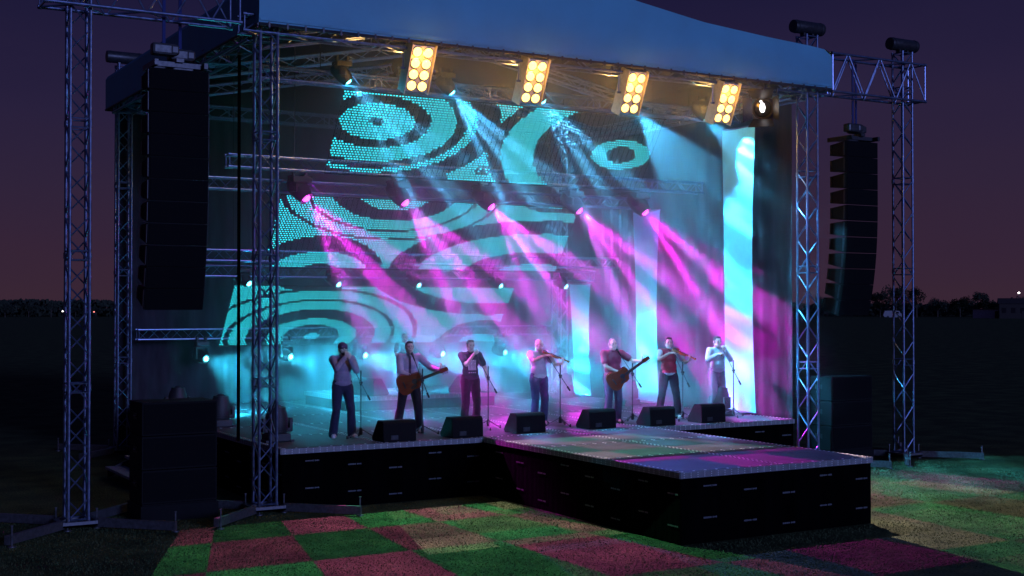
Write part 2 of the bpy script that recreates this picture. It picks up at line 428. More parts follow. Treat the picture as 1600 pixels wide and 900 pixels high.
GRP = 'lighting trusses hung across the stage'
def ltruss(label, y, z, x0=.1, x1=11.5):
    return truss('lighting_truss', label, (x0, y, z), (x1, y, z), cables=((.12, 9.0), (.88, 9.0)), w=.23, h=.23, rc=.024, rb=.0085, seg=.27, group=GRP)
ltruss('highest lighting truss across the stage, just behind the warm floodlights', 1.98, 7.69)
ltruss('lighting truss without lamps passing behind the top led screen', 3.3, 6.2)
ltruss('lighting truss across the stage carrying the magenta lamps', 5.42, 5.97)
ltruss('lighting truss without lamps passing behind the middle led screen', 6.75, 4.54)
ltruss('lighting truss carrying the cyan lamps just above the lowest led screen', 7.5, 4.22, .3, 11.3)
ltruss('lowest lighting truss behind the musicians, cyan lamps hanging under it', 9.95, 2.77)
RG = 'roof trusses under the vinyl canopy'
truss('roof_truss', 'long roof truss along the lower edge of the front vinyl panel', (-.7, .12, 8.12), (12.35, .12, 8.12), w=.3, h=.27, rc=.026, rb=.013, seg=.42, group=RG)
truss('roof_truss', 'roof truss along the back of the canopy over the rear curtain', (-.02, 10.12, 8.15), (11.65, 10.12, 8.15), w=.3, h=.27, rc=.026, rb=.013, seg=.42, group=RG)
truss('roof_truss', 'roof truss along the left side edge of the canopy, glowing cyan underneath', (XL, .35, 8.05), (XL, 9.9, 8.05), w=.44, h=.24, rc=.028, rb=.016, seg=.55, group=RG)
truss('roof_truss', 'roof truss along the right side edge of the canopy above the banners', (XR, .35, 8.05), (XR, 9.9, 8.05), w=.44, h=.24, rc=.028, rb=.016, seg=.55, group=RG)
for k, y in enumerate((1.2, 4.6, 8.0)):
    wh = ('nearest', 'second', 'rearmost')[k]
    truss('roof_truss', 'sloping roof rafter rising to the ridge from the left, %s of three' % wh, (XL + .3, y, 8.08), (5.7, y, 9.2), w=.24, h=.2, rc=.024, rb=.011, seg=.4, group=RG)
    truss('roof_truss', 'sloping roof rafter rising to the ridge from the right, %s of three' % wh, (XR - .3, y, 8.08), (5.95, y, 9.2), w=.24, h=.2, rc=.024, rb=.011, seg=.4, group=RG)
PG = 'deep trusses reaching out to the loudspeaker towers'
truss('speaker_truss', 'deep truss reaching left from the roof, holding the left hanging loudspeakers', (-.75, .12, 8.49), (-3.85, .12, 8.49), w=.5, h=.83, rc=.028, rb=.017, seg=.52, collars=0, group=PG)
truss('speaker_truss', 'deep truss reaching right from the roof, holding the right hanging loudspeakers', (12.4, .17, 8.49), (15.3, .17, 8.49), w=.5, h=.83, rc=.028, rb=.017, seg=.52, collars=0, group=PG)

# ------------------------------------------------------------------ canopy
half = [(6.37, 8.1), (6.375, 8.78), (6.33, 8.86), (6.2, 8.91), (5.8, 8.945), (4.6, 9.01), (2.9, 9.13), (1.17, 9.37), (0, 9.62)]
XC = 5.875
top_r = [(XC + x, z) for x, z in half[1:]]; top_l = [(XC - x, z) for x, z in half[1:-1]][::-1]
prof = top_r + top_l                           # right to left over the ridge
roof = thing('stage_canopy', 'big blue grey vinyl roof canopy with a gabled front panel', 'canopy', (XC, -.24, 8.1))
def sheet(pts, y0, y1, nseg):
    m = MB(); vs = []
    for j in range(nseg + 1):
        y = y0 + (y1 - y0) * j / nseg
        for (x, z) in pts:
            sag = -.05 * math.sin(math.pi * ((j * 3 / nseg) % 1)) if z > 8.92 else 0
            vs.append((x - XC, y + .24, z - 8.1 + sag))
    n = len(pts)
    m.add(vs, [(j * n + i, j * n + i + 1, (j + 1) * n + i + 1, (j + 1) * n + i) for j in range(nseg) for i in range(n - 1)])
    return m
fp = MB(); N = 60
outl_top = []
for i in range(N + 1):
    x = -6.375 + 12.75 * i / N; xa = abs(x)
    for (x0, z0), (x1, z1) in zip(half[1:], half[2:]):
        if x1 <= xa <= x0: z = z0 + (z1 - z0) * (x0 - xa) / (x0 - x1); break
    outl_top.append((x, z - 8.1))
vs = []
for (x, z) in outl_top:
    for k in range(7):
        t = k / 6
        vs.append((x, -.02 * math.sin(math.pi * t) + .006 * noise.noise((x * .8, t * 2, 1)), z * t))
fp.add(vs, [(i * 7 + k, (i + 1) * 7 + k, (i + 1) * 7 + k + 1, i * 7 + k + 1) for i in range(N) for k in range(6)])
fp.add([(-6.36, -.0235, .03), (6.36, -.0235, .03), (6.36, -.0235, .075), (-6.36, -.0235, .075)], [(0, 1, 2, 3)], 1)
fp.build('front_panel', [VINYL, SEAM], roof, smooth=True)
sheet(prof, -.238, 10.55, 24).build('top_skin', VINYL, roof, smooth=True)
lp = [(XC + (x - XC) * .992, z - .06) for x, z in prof]
lp = [(XC + 6.3, 8.2)] + lp + [(XC - 6.3, 8.2)]
sheet(lp, -.19, 10.5, 24).build('ceiling_shade_sheet', ROOFDARK, roof)  # added black sheet: keeps the underside in shade where floodlights would brighten the vinyl
for s in (-1, 1):
    sp_ = MB(); sp_.add([(s * 6.375, .003, 0), (s * 6.375, 10.79, 0), (s * 6.375, 10.79, .68), (s * 6.375, .003, .68)], [(0, 1, 2, 3)])
    sp_.build('side_panel', VINYL, roof)
bk = MB(); pts = [(x - XC, z - 8.1) for x, z in prof] + [(-6.37, 0), (6.37, 0)]
bk.add([(x, 10.785, z) for x, z in pts], [list(range(len(pts)))]); bk.build('back_panel', ROOFDARK, roof)
kd = MB(); kd.tube((-6.37, .01, -.03), (6.37, .01, -.03), .028, 8); kd.tube((-6.37, 10.78, -.03), (6.37, 10.78, -.03), .028, 8)
for s in (-1, 1): kd.tube((s * 6.37, .01, -.031), (s * 6.37, 10.78, -.031), .026, 8)
for k in range(40): kd.box((-6.2 + k * .318, -.012, -.03), (.03, .02, .09))
kd.build('keder_rail', BLACKM, roof)

# ------------------------------------------------------------------ curtains and banners
def drape(name, label, cat, a, b, z0, z1, m, amp=.06, pitch=.3, group=None):
    a = Vector((*a, 0)); b = Vector((*b, 0)); U = (b - a).normalized(); L = (b - a).length; Nn = Vector((-U.y, U.x, 0))
    n = int(L / .035); mb = MB(); vs = []; rows = 9
    for j in range(rows + 1):
        z = z0 + (z1 - z0) * j / rows
        for i in range(n + 1):
            s = L * i / n; ph = s / pitch * 2 * math.pi + 2.2 * noise.noise((s * .7, 0, a.x + b.y)) + .25 * noise.noise((s, z * .6, 3))
            A = amp * (1.15 - .35 * j / rows) * (.6 + .5 * noise.noise((s * .5, z * .15, 9)))
            vs.append(U * s + Nn * (A * math.sin(ph)) + Vector((0, 0, z - z0)))
    mb.add(vs, [(j * (n + 1) + i, j * (n + 1) + i + 1, (j + 1) * (n + 1) + i + 1, (j + 1) * (n + 1) + i) for j in range(rows) for i in range(n)])
    t = thing(name, label, cat, (a.x, a.y, z0), 0, group)
    mb.build('cloth', m, t, smooth=True)
    r = MB(); r.tube((0, 0, z1 - z0 + .02), U * L + Vector((0, 0, z1 - z0 + .02)), .025, 8); r.build('rail', BLACKM, t)
    return t
drape('curtain', 'dark purple curtain hung across the back of the stage', 'curtain', (-.3, 10.47), (11.95, 10.47), .02, 8.0, CURTAIN, .04, .46, group='stage curtains')
drape('curtain', 'dark curtain along the right side of the stage behind the banners', 'curtain', (12.12, 10.4), (12.12, .85), .02, 7.93, CURTAIN, .04, .46, group='stage curtains')
for x, y, wd, lab in ((-.24, 1.62, .06, 'thin black masking strip standing near the front left corner of the stage'),
                      ):
    drape('masking_strip', lab, 'curtain', (x, y), (x + wd, y), H, 7.9, SKIRT, .02, .12, group='black masking strips')
BG = 'tapering cyan-lit banners on the right of the stage'
for (ya, yb, yc, yd, ye, yf, zt, lab) in ((1.02, 2.14, 1.13, 2.07, 1.02, 2.05, 7.39, 'tallest cyan-lit banner, nearest the front right tower'),
                                (4.46, 5.57, 4.6, 5.45, 4.52, 5.45, 5.76, 'middle height cyan-lit banner behind the second violinist'),
                                (7.46, 8.47, 7.55, 8.32, 7.43, 8.25, 4.02, 'shortest cyan-lit banner, at the back of the stage')):
    t = thing('banner', lab, 'banner', (11.2, (ya + yb) / 2, H + .06), 0, BG); m = MB(); vs = []; y0 = (ya + yb) / 2; hh = zt - H - .06
    for j in range(25):
        q = j / 24; w0 = (1 - q) * (1 - q); w1 = 2 * q * (1 - q); w2 = q * q
        l_ = ye * w0 + (2 * yc - (ya + ye) / 2) * w1 + ya * w2; r_ = yf * w0 + (2 * yd - (yb + yf) / 2) * w1 + yb * w2
        for i in range(9): vs.append((.02 * math.sin(math.pi * i / 8) + .004 * noise.noise((i * .4, j * .3, zt)), l_ + (r_ - l_) * i / 8 - y0, hh * q))
    m.add(vs, [(j * 9 + i, j * 9 + i + 1, (j + 1) * 9 + i + 1, (j + 1) * 9 + i) for j in range(24) for i in range(8)])
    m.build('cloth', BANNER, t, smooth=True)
    for z, (p, q) in ((hh, (ya, yb)), (0, (ye, yf))):
        r = MB(); r.tube((0.02, p - y0, z), (.02, q - y0, z), .018, 8); r.build('spreader_bar', ALU, t)
    r = MB(); r.tube((.03, 0, hh), (.03, 0, 8.0 - H - .06), .006, 6); r.build('hanging_cable', BLACKM, t)
    r = MB(); r.box((.02, 0, -.035), (.3, .5, .04)); r.box((.05, 0, -.01), (.03, .03, .05)); r.build('floor_plate', BLACKM, t)

# ------------------------------------------------------------------ led screens
def rings(s, t, cx, cy, rs):
    """index of the ring (list of half axes, inside out) the point falls in"""
    for i, (rx, ry) in enumerate(rs):
        if ((s - cx) / rx) ** 2 + ((t - cy) / ry) ** 2 < 1: return i
    return len(rs)
def art1(s, t):
    if rings(s, t, 3.49, 1.53, [(.21, .12)]) == 0: return rings(s, t, 3.49, 1.53, [(.07, .04), (.13, .07)]) == 1
    a = rings(s, t, .83, .6, [(.16, .07), (.8, .4), (1.16, .56), (1.74, .88), (1.98, 1.02), (2.2, 1.12), (2.75, 1.38)])
    b_ = rings(s, t, 6.75, .94, [(.38, .2), (.78, .36), (2.22, 1.21), (3.0, 1.59), (3.3, 1.74), (4.3, 2.3)])
    if a == 6 and b_ <= 4: a = 7
    if a < 6: return a in (1, 3, 5)
    if b_ < 5: return b_ in (1, 3)
    if a == 6: return False
    return b_ == 5
def art2(s, t):
    c = rings(s, t, 1.29, 1.98, [(.5, .24), (1.17, .57), (1.54, .98)])
    if c < 3: return c == 1
    d = rings(s, t, 6.94, 1.89, [(1.06, .26), (1.95, .6), (3.19, 1.13), (3.95, 1.5)])
    if d < 4: return d in (0, 2)
    e = rings(s, t, 6.88, 0, [(.21, .07), (.8, .17)])
    if e < 2: return e == 0
    a = rings(s, t, 2.68, -.2, [(.93, .48), (1.54, .74), (2.04, 1.0), (2.12, 1.045), (2.63, 1.225), (2.72, 1.275)])
    return a in (0, 2, 4, 6)
def art3(s, t):
    c = rings(s, t, 7.1, 1.84, [(.57, .27), (1.26, .74)])
    if c < 2: return c == 0
    d = rings(s, t, 7.08, -.8, [(3.12, 1.35), (3.95, 1.72)])
    if d < 2: return d == 0
    if rings(s, t, 1.9, .02, [(.75, .12)]) == 0: return False
    a = rings(s, t, 2.3, 1.59, [(.2, .11), (.74, .39), (1.18, .58), (1.69, .87), (2.12, 1.13), (2.24, 1.19), (2.75, 1.455), (2.88, 1.525)])
    return a in (0, 2, 4, 6, 8)
def led(label, P0, P1, art):
    P0 = Vector(P0); T = Vector(P1) - P0; L = T.length; T.normalize(); Sx = Vector((1, 0, 0)); Nn = Sx.cross(T)   # towards the audience
    t = thing('led_screen', label, 'screen', P0, 0, 'see-through led screens hung in steps over the stage')
    on = MB(); off = MB(); strips = MB(); pw = .064; ph = .0525; nr = int(L / ph); nc = int(7.6 / pw); rr = random.Random(11)
    von = []; fon = []; voff = []; foff = []; mon = []
    for r in range(nr):
        for c in range(nc):
            s = (c + .25 + (.5 if r % 2 else 0)) * pw; tt = (r + .5) * ph
            if s > 7.58: continue
            lit = art(s, tt); x = rr.random()
            V, F = (von, fon) if lit else (voff, foff)
            if not lit and x > .55: continue
            hw, hh = (.0182, .0118) if lit else (.008, .012)
            p = Sx * s + T * tt + Nn * .008; k = len(V)
            V += [p - Sx * hw - T * hh, p + Sx * hw - T * hh, p + Sx * hw + T * hh, p - Sx * hw + T * hh]
            F.append((k, k + 1, k + 2, k + 3))
    on.add(von, fon); off.add(voff, foff)
    for c in range(0, nc + 1, 2):
        strips.box(Sx * (c * pw) + T * (L / 2), (.007, L, .006), Matrix((Sx, T, Nn)).transposed())
    for r in (0, 4): strips.box(Sx * 3.8 + T * (L * r / 4), (7.6, .02, .012), Matrix((Sx, T, Nn)).transposed())
    on.build('lit_pixels', LEDON, t); off.build('dark_pixels', GREYPL, t); strips.build('carrier_net', LEDBLK, t)
    cb = MB()
    for s in (.4, 2.7, 4.9, 7.2): cb.tube(Sx * s, Sx * s + Vector((0, -.05, .22)), .006, 6)
    cb.build('hanger', BLACKM, t)
led('top led screen with a big cyan disk and rings, under the highest truss', (2, 2.09, 7.53), (2, 3.08, 6.04), art1)
led('middle led screen of cyan waves, hung under the magenta lamps', (2, 5.5, 5.80), (2, 6.57, 4.28), art2)
led('lowest led screen of cyan rings right above the heads of the musicians', (2, 8.57, 3.92), (2, 9.73, 2.48), art3)

# ------------------------------------------------------------------ lamps
def gobo(light, kind, col1, col2=None, p=(5, 0.0), strength=1.0, vmax=9.0, umax=9.0, nc=2.5, vmin=9.0):
    light.use_nodes = True; nt = light.node_tree; em = nt.nodes['Emission']
    def M(op, a, b=None, c=None):
        n = nt.nodes.new('ShaderNodeMath'); n.operation = op
        for i, v in enumerate((a, b, c)):
            if v is None: continue
            if isinstance(v, (int, float)): n.inputs[i].default_value = v
            else: nt.links.new(v, n.inputs[i])
        return n.outputs[0]
    tc = nt.nodes.new('ShaderNodeTexCoord'); s = nt.nodes.new('ShaderNodeSeparateXYZ'); nt.links.new(tc.outputs['Normal'], s.inputs[0])
    z = M('ABSOLUTE', s.outputs['Z']); u = M('DIVIDE', s.outputs['X'], z); v = M('DIVIDE', s.outputs['Y'], z)
    if kind == 'petal':
        n, ph = p
        ang = M('ARCTAN2', v, u); sn = M('SINE', M('MULTIPLY_ADD', ang, n, ph))
        sn2 = M('SINE', M('MULTIPLY_ADD', ang, n * 2 + 1, ph * 2.3))
        f = M('ADD', sn, M('MULTIPLY', sn2, .6)); mr = nt.nodes.new('ShaderNodeMapRange'); mr.interpolation_type = 'SMOOTHSTEP'
        mr.inputs['From Min'].default_value = -.25; mr.inputs['From Max'].default_value = .95; mr.inputs['To Min'].default_value = .06; mr.inputs['To Max'].default_value = 1.6
        nt.links.new(f, mr.inputs['Value'])
        rad = M('SQRT', M('ADD', M('MULTIPLY', u, u), M('MULTIPLY', v, v)))
        core = M('MULTIPLY', M('LESS_THAN', rad, .05), .6)
        nt.links.new(M('MULTIPLY', M('ADD', mr.outputs[0], core), strength), em.inputs['Strength']); em.inputs['Color'].default_value = (*col1, 1)
    elif kind == 'rays':
        n, ph = p[:2]; lo, hi = p[2:] or (.07, 1.75)
        a = M('SINE', M('MULTIPLY_ADD', u, n, ph)); a2 = M('SINE', M('MULTIPLY_ADD', u, n * 2.37, ph * 1.7 + .6)); a3 = M('SINE', M('MULTIPLY_ADD', v, n * .5, ph * 2.1))
        f = M('ADD', M('ADD', a, M('MULTIPLY', a2, .55)), M('MULTIPLY', a3, .3)); mr = nt.nodes.new('ShaderNodeMapRange'); mr.interpolation_type = 'SMOOTHSTEP'
        mr.inputs['From Min'].default_value = -.35; mr.inputs['From Max'].default_value = 1.15; mr.inputs['To Min'].default_value = lo; mr.inputs['To Max'].default_value = hi
        nt.links.new(f, mr.inputs['Value'])
        nt.links.new(M('MULTIPLY', mr.outputs[0], strength), em.inputs['Strength']); em.inputs['Color'].default_value = (*col1, 1)
    elif kind == 'stripe':
        n, ph = p
        a = M('SINE', M('MULTIPLY_ADD', u, n, ph)); a2 = M('SINE', M('MULTIPLY_ADD', M('ADD', u, M('MULTIPLY', v, .35)), n * .83, ph))
        f = M('ADD', M('ADD', M('MULTIPLY', a, .17), M('MULTIPLY', a2, .17)), .6)
        nt.links.new(M('MULTIPLY', f, strength), em.inputs['Strength']); em.inputs['Color'].default_value = (*col1, 1)
    elif kind == 'check':
        cw, ch, ou, ov = p
        uu = M('DIVIDE', M('ADD', u, ou), cw); vv = M('DIVIDE', M('ADD', v, ov), ch)
        fu = M('FLOOR', uu); fv = M('FLOOR', vv)
        par = M('FLOORED_MODULO', M('ADD', fu, fv), 2.0)
        wn = nt.nodes.new('ShaderNodeTexWhiteNoise'); wn.noise_dimensions = '2D'; cb = nt.nodes.new('ShaderNodeCombineXYZ')
        nt.links.new(fu, cb.inputs[0]); nt.links.new(fv, cb.inputs[1]); nt.links.new(cb.outputs[0], wn.inputs['Vector'])
        mx = nt.nodes.new('ShaderNodeMix'); mx.data_type = 'RGBA'; mx.inputs['A'].default_value = (*col1, 1); mx.inputs['B'].default_value = (*col2, 1)
        nt.links.new(par, mx.inputs['Factor']); nt.links.new(mx.outputs['Result'], em.inputs['Color'])
        ins = M('MULTIPLY', M('MULTIPLY', M('MULTIPLY', M('LESS_THAN', M('ABSOLUTE', u), cw * nc), M('LESS_THAN', M('MULTIPLY', u, -1.0), umax)), M('MULTIPLY', M('LESS_THAN', M('ABSOLUTE', v), ch * 2.5), M('MULTIPLY', M('LESS_THAN', v, vmax), M('LESS_THAN', M('MULTIPLY', v, -1.0), vmin)))), strength)
        nt.links.new(M('MULTIPLY', ins, M('MULTIPLY_ADD', M('POWER', wn.outputs['Value'], 1.4), .85, .3)), em.inputs['Strength'])
def spot(name, parent, loc, d, power, color, size, blend=.3, radius=.04, roll=None):
    l = bpy.data.lights.new(name, 'SPOT'); l.energy = power; l.color = color; l.spot_size = R(size); l.spot_blend = blend; l.shadow_soft_size = radius
    o = bpy.data.objects.new(name, l); col.objects.link(o); o.parent = parent; o.location = loc
    o.rotation_mode = 'QUATERNION'; d = Vector(d).normalized(); x = d.cross(roll).normalized() if roll else None
    o.rotation_quaternion = d.to_track_quat('-Z', 'Y') if not roll else Matrix((x, (-d).cross(x), -d)).transposed().to_quaternion()
    return o
def point(name, parent, loc, power, color, radius=.05):
    l = bpy.data.lights.new(name, 'POINT'); l.energy = power; l.color = color; l.shadow_soft_size = radius
    o = bpy.data.objects.new(name, l); col.objects.link(o); o.parent = parent; o.location = loc
    return o
CY = (.03, .56, .9); MG = (1.0, .015, .95)
def moving_head(label, lens, d, lensmat, base=None, hang=True, scale=1.0, group=None, reach=0):
    """lens: where the front glass sits; d: beam direction; base: where the base box is fixed"""
    d = Vector(d).normalized(); lens = Vector(lens); s = scale
    piv = lens - d * .23 * s
    bz = base if base is not None else (piv.z + .4 * s if hang else H)
    t = thing('moving_head', label, 'stage lamp', (piv.x, piv.y, bz), 0, group)
    sg = -1 if hang else 1; o = Vector((piv.x, piv.y, bz)); hgt = abs(bz - piv.z)
    b = MB(); b.bbox((0, 0, sg * .065 * s), (.36 * s, .32 * s, .12 * s), .02); b.box((0, -.163 * s, sg * .065 * s), (.16 * s, .01, .05 * s))
    if hang and reach:
        for e in (-.1, .1): b.box((e, reach / 2, .02), (.04, reach + .1, .045))
    if hang:
        for e in (-.12, .12): b.box((e * s, 0, .03), (.04, .08, .07)); b.tube((e * s, -.05, .075), (e * s, .05, .075), .03, 10)
    else:
        for e in (-1, 1): b.box((e * .2 * s, 0, .02), (.06, .36 * s, .04))
    b.build('base', BLACK, t)
    y = MB(); y.lathe([(.12 * s, 0), (.12 * s, sg * .03)], Matrix.Translation((0, 0, sg * .128 * s)), 18)
    hd = Vector((d.x, d.y, 0)); hd = hd.normalized() if hd.length > .1 else Vector((0, -1, 0)); sd = Vector((-hd.y, hd.x, 0))
    rm = Matrix((sd, hd, Vector((0, 0, 1)))).transposed()
    y.bbox((0, 0, sg * .175 * s), (.46 * s, .15 * s, .06 * s), .015, rm)
    for e in (-1, 1):
        y.bbox(sd * (e * .215 * s) + Vector((0, 0, sg * (.15 * s + hgt) / 2 + sg * .03)), (.05 * s, .15 * s, max(.1, hgt - .1 * s)), .015, rm)
        y.tube(sd * (e * .25 * s) + piv - o, sd * (e * .15 * s) + piv - o, .05 * s, 12)
    y.build('yoke', BLACK, t, smooth=True)
    h = MB(); M = TR(piv - o, d)
    h.lathe([(.06 * s, -.27 * s), (.13 * s, -.25 * s), (.172 * s, -.17 * s), (.18 * s, -.05 * s), (.165 * s, .1 * s), (.135 * s, .18 * s), (.13 * s, .225 * s), (.1 * s, .225 * s), (.098 * s, .2 * s)], M, 22)
    for k in range(4): h.lathe([(.183 * s, -.14 * s + k * .03 * s), (.183 * s, -.128 * s + k * .03 * s)], M, 22)
    ho = h.build('head', BLACK, t, smooth=True)
    l = MB(); l.lathe([(.075 * s, .205 * s), (.066 * s, .232 * s), (.045 * s, .25 * s), (.015, .258 * s)], M, 18)
    l.build('lens', lensmat, ho, smooth=True)
    return t, lens - o
ORD = ('first', 'second', 'third', 'fourth', 'fifth')
# beam directions: forward over the audience, down, and fanned to the right
A = [(1.93, 1.72, 7.62), (4.11, 1.72, 7.60), (6.2, 1.72, 7.59), (8.5, 1.72, 7.58), (10.4, 1.72, 7.56)]
for k, p in enumerate(A):
    d = Vector(((.5, .46, .46, .5, .42)[k], -.16, -.6))
    t, l = moving_head('cyan stage lamp under the highest truss, %s from the near left tower' % ORD[k], p, d, LENSC, base=p[2] + .38, scale=.85, group='cyan lamps on the highest truss')
    d.normalize(); d2 = d if k < 4 else Vector((.5, -.3, -.55)).normalized(); s_ = spot('beam', t, l + d * .07, d2, (6600, 6600, 6600, 8600, 4200)[k], (.06, .46, .85), (48, 48, 48, 52, 44)[k], .5, roll=(.5, .86, .02))
    gobo(s_.data, 'rays', (1, 1, 1), p=(24 + 3 * (k % 2), .7 + k * 1.3, *((.07, 1.75) if k < 3 else (.25, 1.4))))
    point('spill', t, l + d * .12, 14, CY)
Cc = [(2.31, 4.8, 5.67), (4.59, 4.8, 5.67), (6.74, 4.8, 5.67), (9.12, 4.8, 5.67), (10.7, 4.35, 5.66)]
for k, p in enumerate(Cc):
    d = Vector(((.45, .45, .48, .5, .42)[k], -.6, -.85))
    t, l = moving_head('magenta stage lamp on the middle truss, %s from the near left tower' % ORD[k], p, d, LENSM, base=p[2] + .48, scale=1.15, reach=5.3 - p[1] - .14, group='magenta lamps on the middle truss')
    d.normalize(); s_ = spot('beam', t, l + d * .09, d, (4700, 4700, 4900, 6000, 5700)[k], MG, 50, .45, roll=(.5, .86, .02))
    gobo(s_.data, 'rays', (1, 1, 1), p=(21 + 3 * (k % 2), .2 + k * 1.1))
    point('spill', t, l + d * .14, 18, MG)
E_ = [(1.93, 7.3, 3.93), (4.08, 7.3, 3.93), (6.15, 7.3, 3.93), (8.42, 7.3, 3.93), (10.35, 7.3, 3.93)]
for k, p in enumerate(E_):
    d = Vector((.42, -.6, -.55))
    t, l = moving_head('cyan stage lamp just above the lowest led screen, %s from the near left tower' % ORD[k], p, d, LENSC, base=p[2] + .36, scale=.8, group='cyan lamps above the lowest screen')
    d.normalize(); s_ = spot('beam', t, l + d * .07, d, 650, CY, 44, .5, roll=(.5, .86, .02))
    gobo(s_.data, 'rays', (1, 1, 1), p=(36, .4 + k))
    point('spill', t, l + d * .12, 10, CY)
F_ = [(1.66, 9.6, 2.18), (3.78, 9.6, 2.18), (5.78, 9.6, 2.18), (7.99, 9.6, 2.18), (9.88, 9.6, 2.18)]
for k, p in enumerate(F_):
    d = Vector((.3, -.75, -.2))
    t, l = moving_head('cyan stage lamp behind the musicians under the lowest truss, %s from the near left tower' % ORD[k], p, d, LENSC, base=p[2] + .42, scale=.85, group='cyan lamps on the lowest truss')
    d.normalize(); s_ = spot('beam', t, l + d * .07, d, 3600, CY, 62, .5, roll=(.5, .86, .02))
    gobo(s_.data, 'rays', (1, 1, 1), p=(22, .9 + k))
    point('spill', t, l + d * .12, 14, CY)
for k, y in enumerate((1.2, 4.4, 7.4)):
    t, l = moving_head('dark domed floor lamp on the left stage edge, %s from the front' % ORD[k], (.36, y, H + .62), (.05, -.05, 1), LENSOFF, hang=False, scale=1.15, group='floor lamps on the left stage edge')
    spot('uplight', t, l + Vector((0, 0, .1)), (-.04, 0, 1), 260, (.05, .85, .8), 50, .6)
for k, y in enumerate((1.5, 4.9, 7.75)):
    t, l = moving_head('domed floor lamp at the foot of the %s' % ('tallest banner', 'middle banner', 'shortest banner')[k], (10.62, y, H + .62), (.12, 0, 1), LENSOFF, hang=False, scale=1.15, group='floor lamps at the banners')
    s_ = spot('uplight', t, l + Vector((.02, 0, .1)), (.3, 0, 1), (2300, 1100, 700)[k], (.06, .7, 1), 84, .35)
    gobo(s_.data, 'stripe', (1, 1, 1), p=(46, .3))
# checkered light thrown onto the lawn and the catwalk
def checker(parent, p, power, off, cols, vmax=9.0, umax=9.0, nc=2.5, vmin=9.0, th=52, size=94, yawx=0.0):
    s_ = spot('gobo_projector', parent, p, (yawx, -math.cos(R(th)), -math.sin(R(th))), power, (1, 1, 1), size, .45, .004)
    gobo(s_.data, 'check', cols[0], cols[1], p=(.1885, .27, *off), vmax=vmax, umax=umax, nc=nc, vmin=vmin); return s_
PK = (1, .14, .6); GN = (.08, .42, .22)
# floodlights: eight bulbs in a tilted case
FG = 'warm eight bulb floodlights under the front roof edge'
proto = None
for k, (x, z) in enumerate(((2.54, 7.64), (4.91, 7.62), (7.18, 7.6), (9.51, 7.58))):
    lab = ('warm eight bulb floodlight nearest the near left tower', 'second warm eight bulb floodlight from the near left tower', 'third warm eight bulb floodlight, right of the roof centre', 'warm eight bulb floodlight nearest the big black spotlight')[k]
    if proto is None:
        proto = thing('floodlight', lab, 'floodlight', (x, -.02, z), 0, FG); t = proto
        tilt = Matrix.Rotation(R(24), 3, 'X')
        c = MB(); c.bbox((0, .1, 0), (.46, .2, .84), .02, None); c.v = [tuple(tilt @ Vector(p)) for p in c.v]
        co = c.build('case', FLOODCASE, t)
        for i in range(2):
            for j in range(4):
                p = tilt @ Vector((-.105 + .21 * i, -.005, .305 - .203 * j)); dd = tilt @ Vector((0, -1, 0))
                r = MB(); r.lathe([(.095, -.02), (.098, .012), (.088, .014), (.086, .002)], TR(p, dd), 20); ro = r.build('reflector', CHROME, t, smooth=True)
                q = MB(); q.lathe([(.084, .002), (.08, .018), (.06, .034), (.02, .043)], TR(p, dd), 18); q.build('bulb', BULB, ro, smooth=True)
        y = MB()
        for e in (-1, 1):
            wl = MB(); wl.v = []; wl.box((e * .245, .07, 0), (.014, .22 if e > 0 else .3, .9)); wl.v = [tuple(tilt @ Vector(p)) for p in wl.v]; wl.build('side_shield', FLOODCASE, t)
            y.tube((e * .3, .05, .62), (e * .3, .05, 0), .014, 8); y.tube((e * .26, .05, 0), (e * .34, .05, 0), .022, 10)
        y.tube((-.3, .05, .6), (.3, .05, .6), .014, 8)
        y.build('yoke', ALU, t)
        cl = MB(); cl.box((0, .08, .52), (.07, .06, .2)); cl.build('clamp', BLACKM, t)
    else:
        t = dup(proto, (x, -.02, z), 0, lab)
    l = spot('flood', t, (0, -.3, -.06), (0, -1, -.35), 14, (1, .62, .25), 130, .6, .2)
    point('spill', t, (-.02, -.3, .1), 17, (1, .4, .04), .1)
    point('back_spill', t, (0, .42, -.1), 70, (1, .5, .1), .1)
    pw, off, cols, dx, vm, um = ((9500, (.0, -.105), (PK, GN), -.7, 9, .25), (8500, (.05, -.02), ((.12, .5, .32), (.5, .42, .42)), -.7, -.12, 9), (4600, (.1, .05), ((.8, .03, .85), (.06, .1, .55)), -1.4, 9, 9), (11000, (.02, .1), ((.2, .62, .36), (.62, .44, .44)), .5, 9, 9))[k]
    checker(t, (dx, -.35, -.75), pw, off, cols, vm, um, (3.5, 2.5, 2.5, 1.7)[k], .09 if k == 2 else 9.0)

# big black spotlight hanging at the right end of the front truss
t = thing('follow_spot', 'big black spotlight with a bright white lens beside the last floodlight', 'spotlight', (10.5, -.05, 7.6))
dd = Vector((-.75, -.6, -.12)).normalized(); M = TR((0, 0, -.05), dd)
b = MB(); b.lathe([(.05, -.42), (.2, -.4), (.24, -.3), (.25, 0), (.22, .06), (.22, .14), (.2, .14), (.19, .1)], M, 24); ho = b.build('housing', BLACK, t, smooth=True)
b = MB(); b.lathe([(.18, .1), (.16, .125), (.08, .14), (.02, .145)], M, 20); b.build('lens', LENSOFF, ho, smooth=True)
b = MB(); b.lathe([(.05, .146), (.045, .155), (.015, .16)], M @ Matrix.Translation((.0, .02, 0)), 14, sx=1.1, sy=2.0); b.lathe([(.022, .146), (.015, .152)], M @ Matrix.Translation((-.03, .15, -.02)), 10); b.build('lamp_filament', LENSW, ho, smooth=True)
fr = frame(dd)
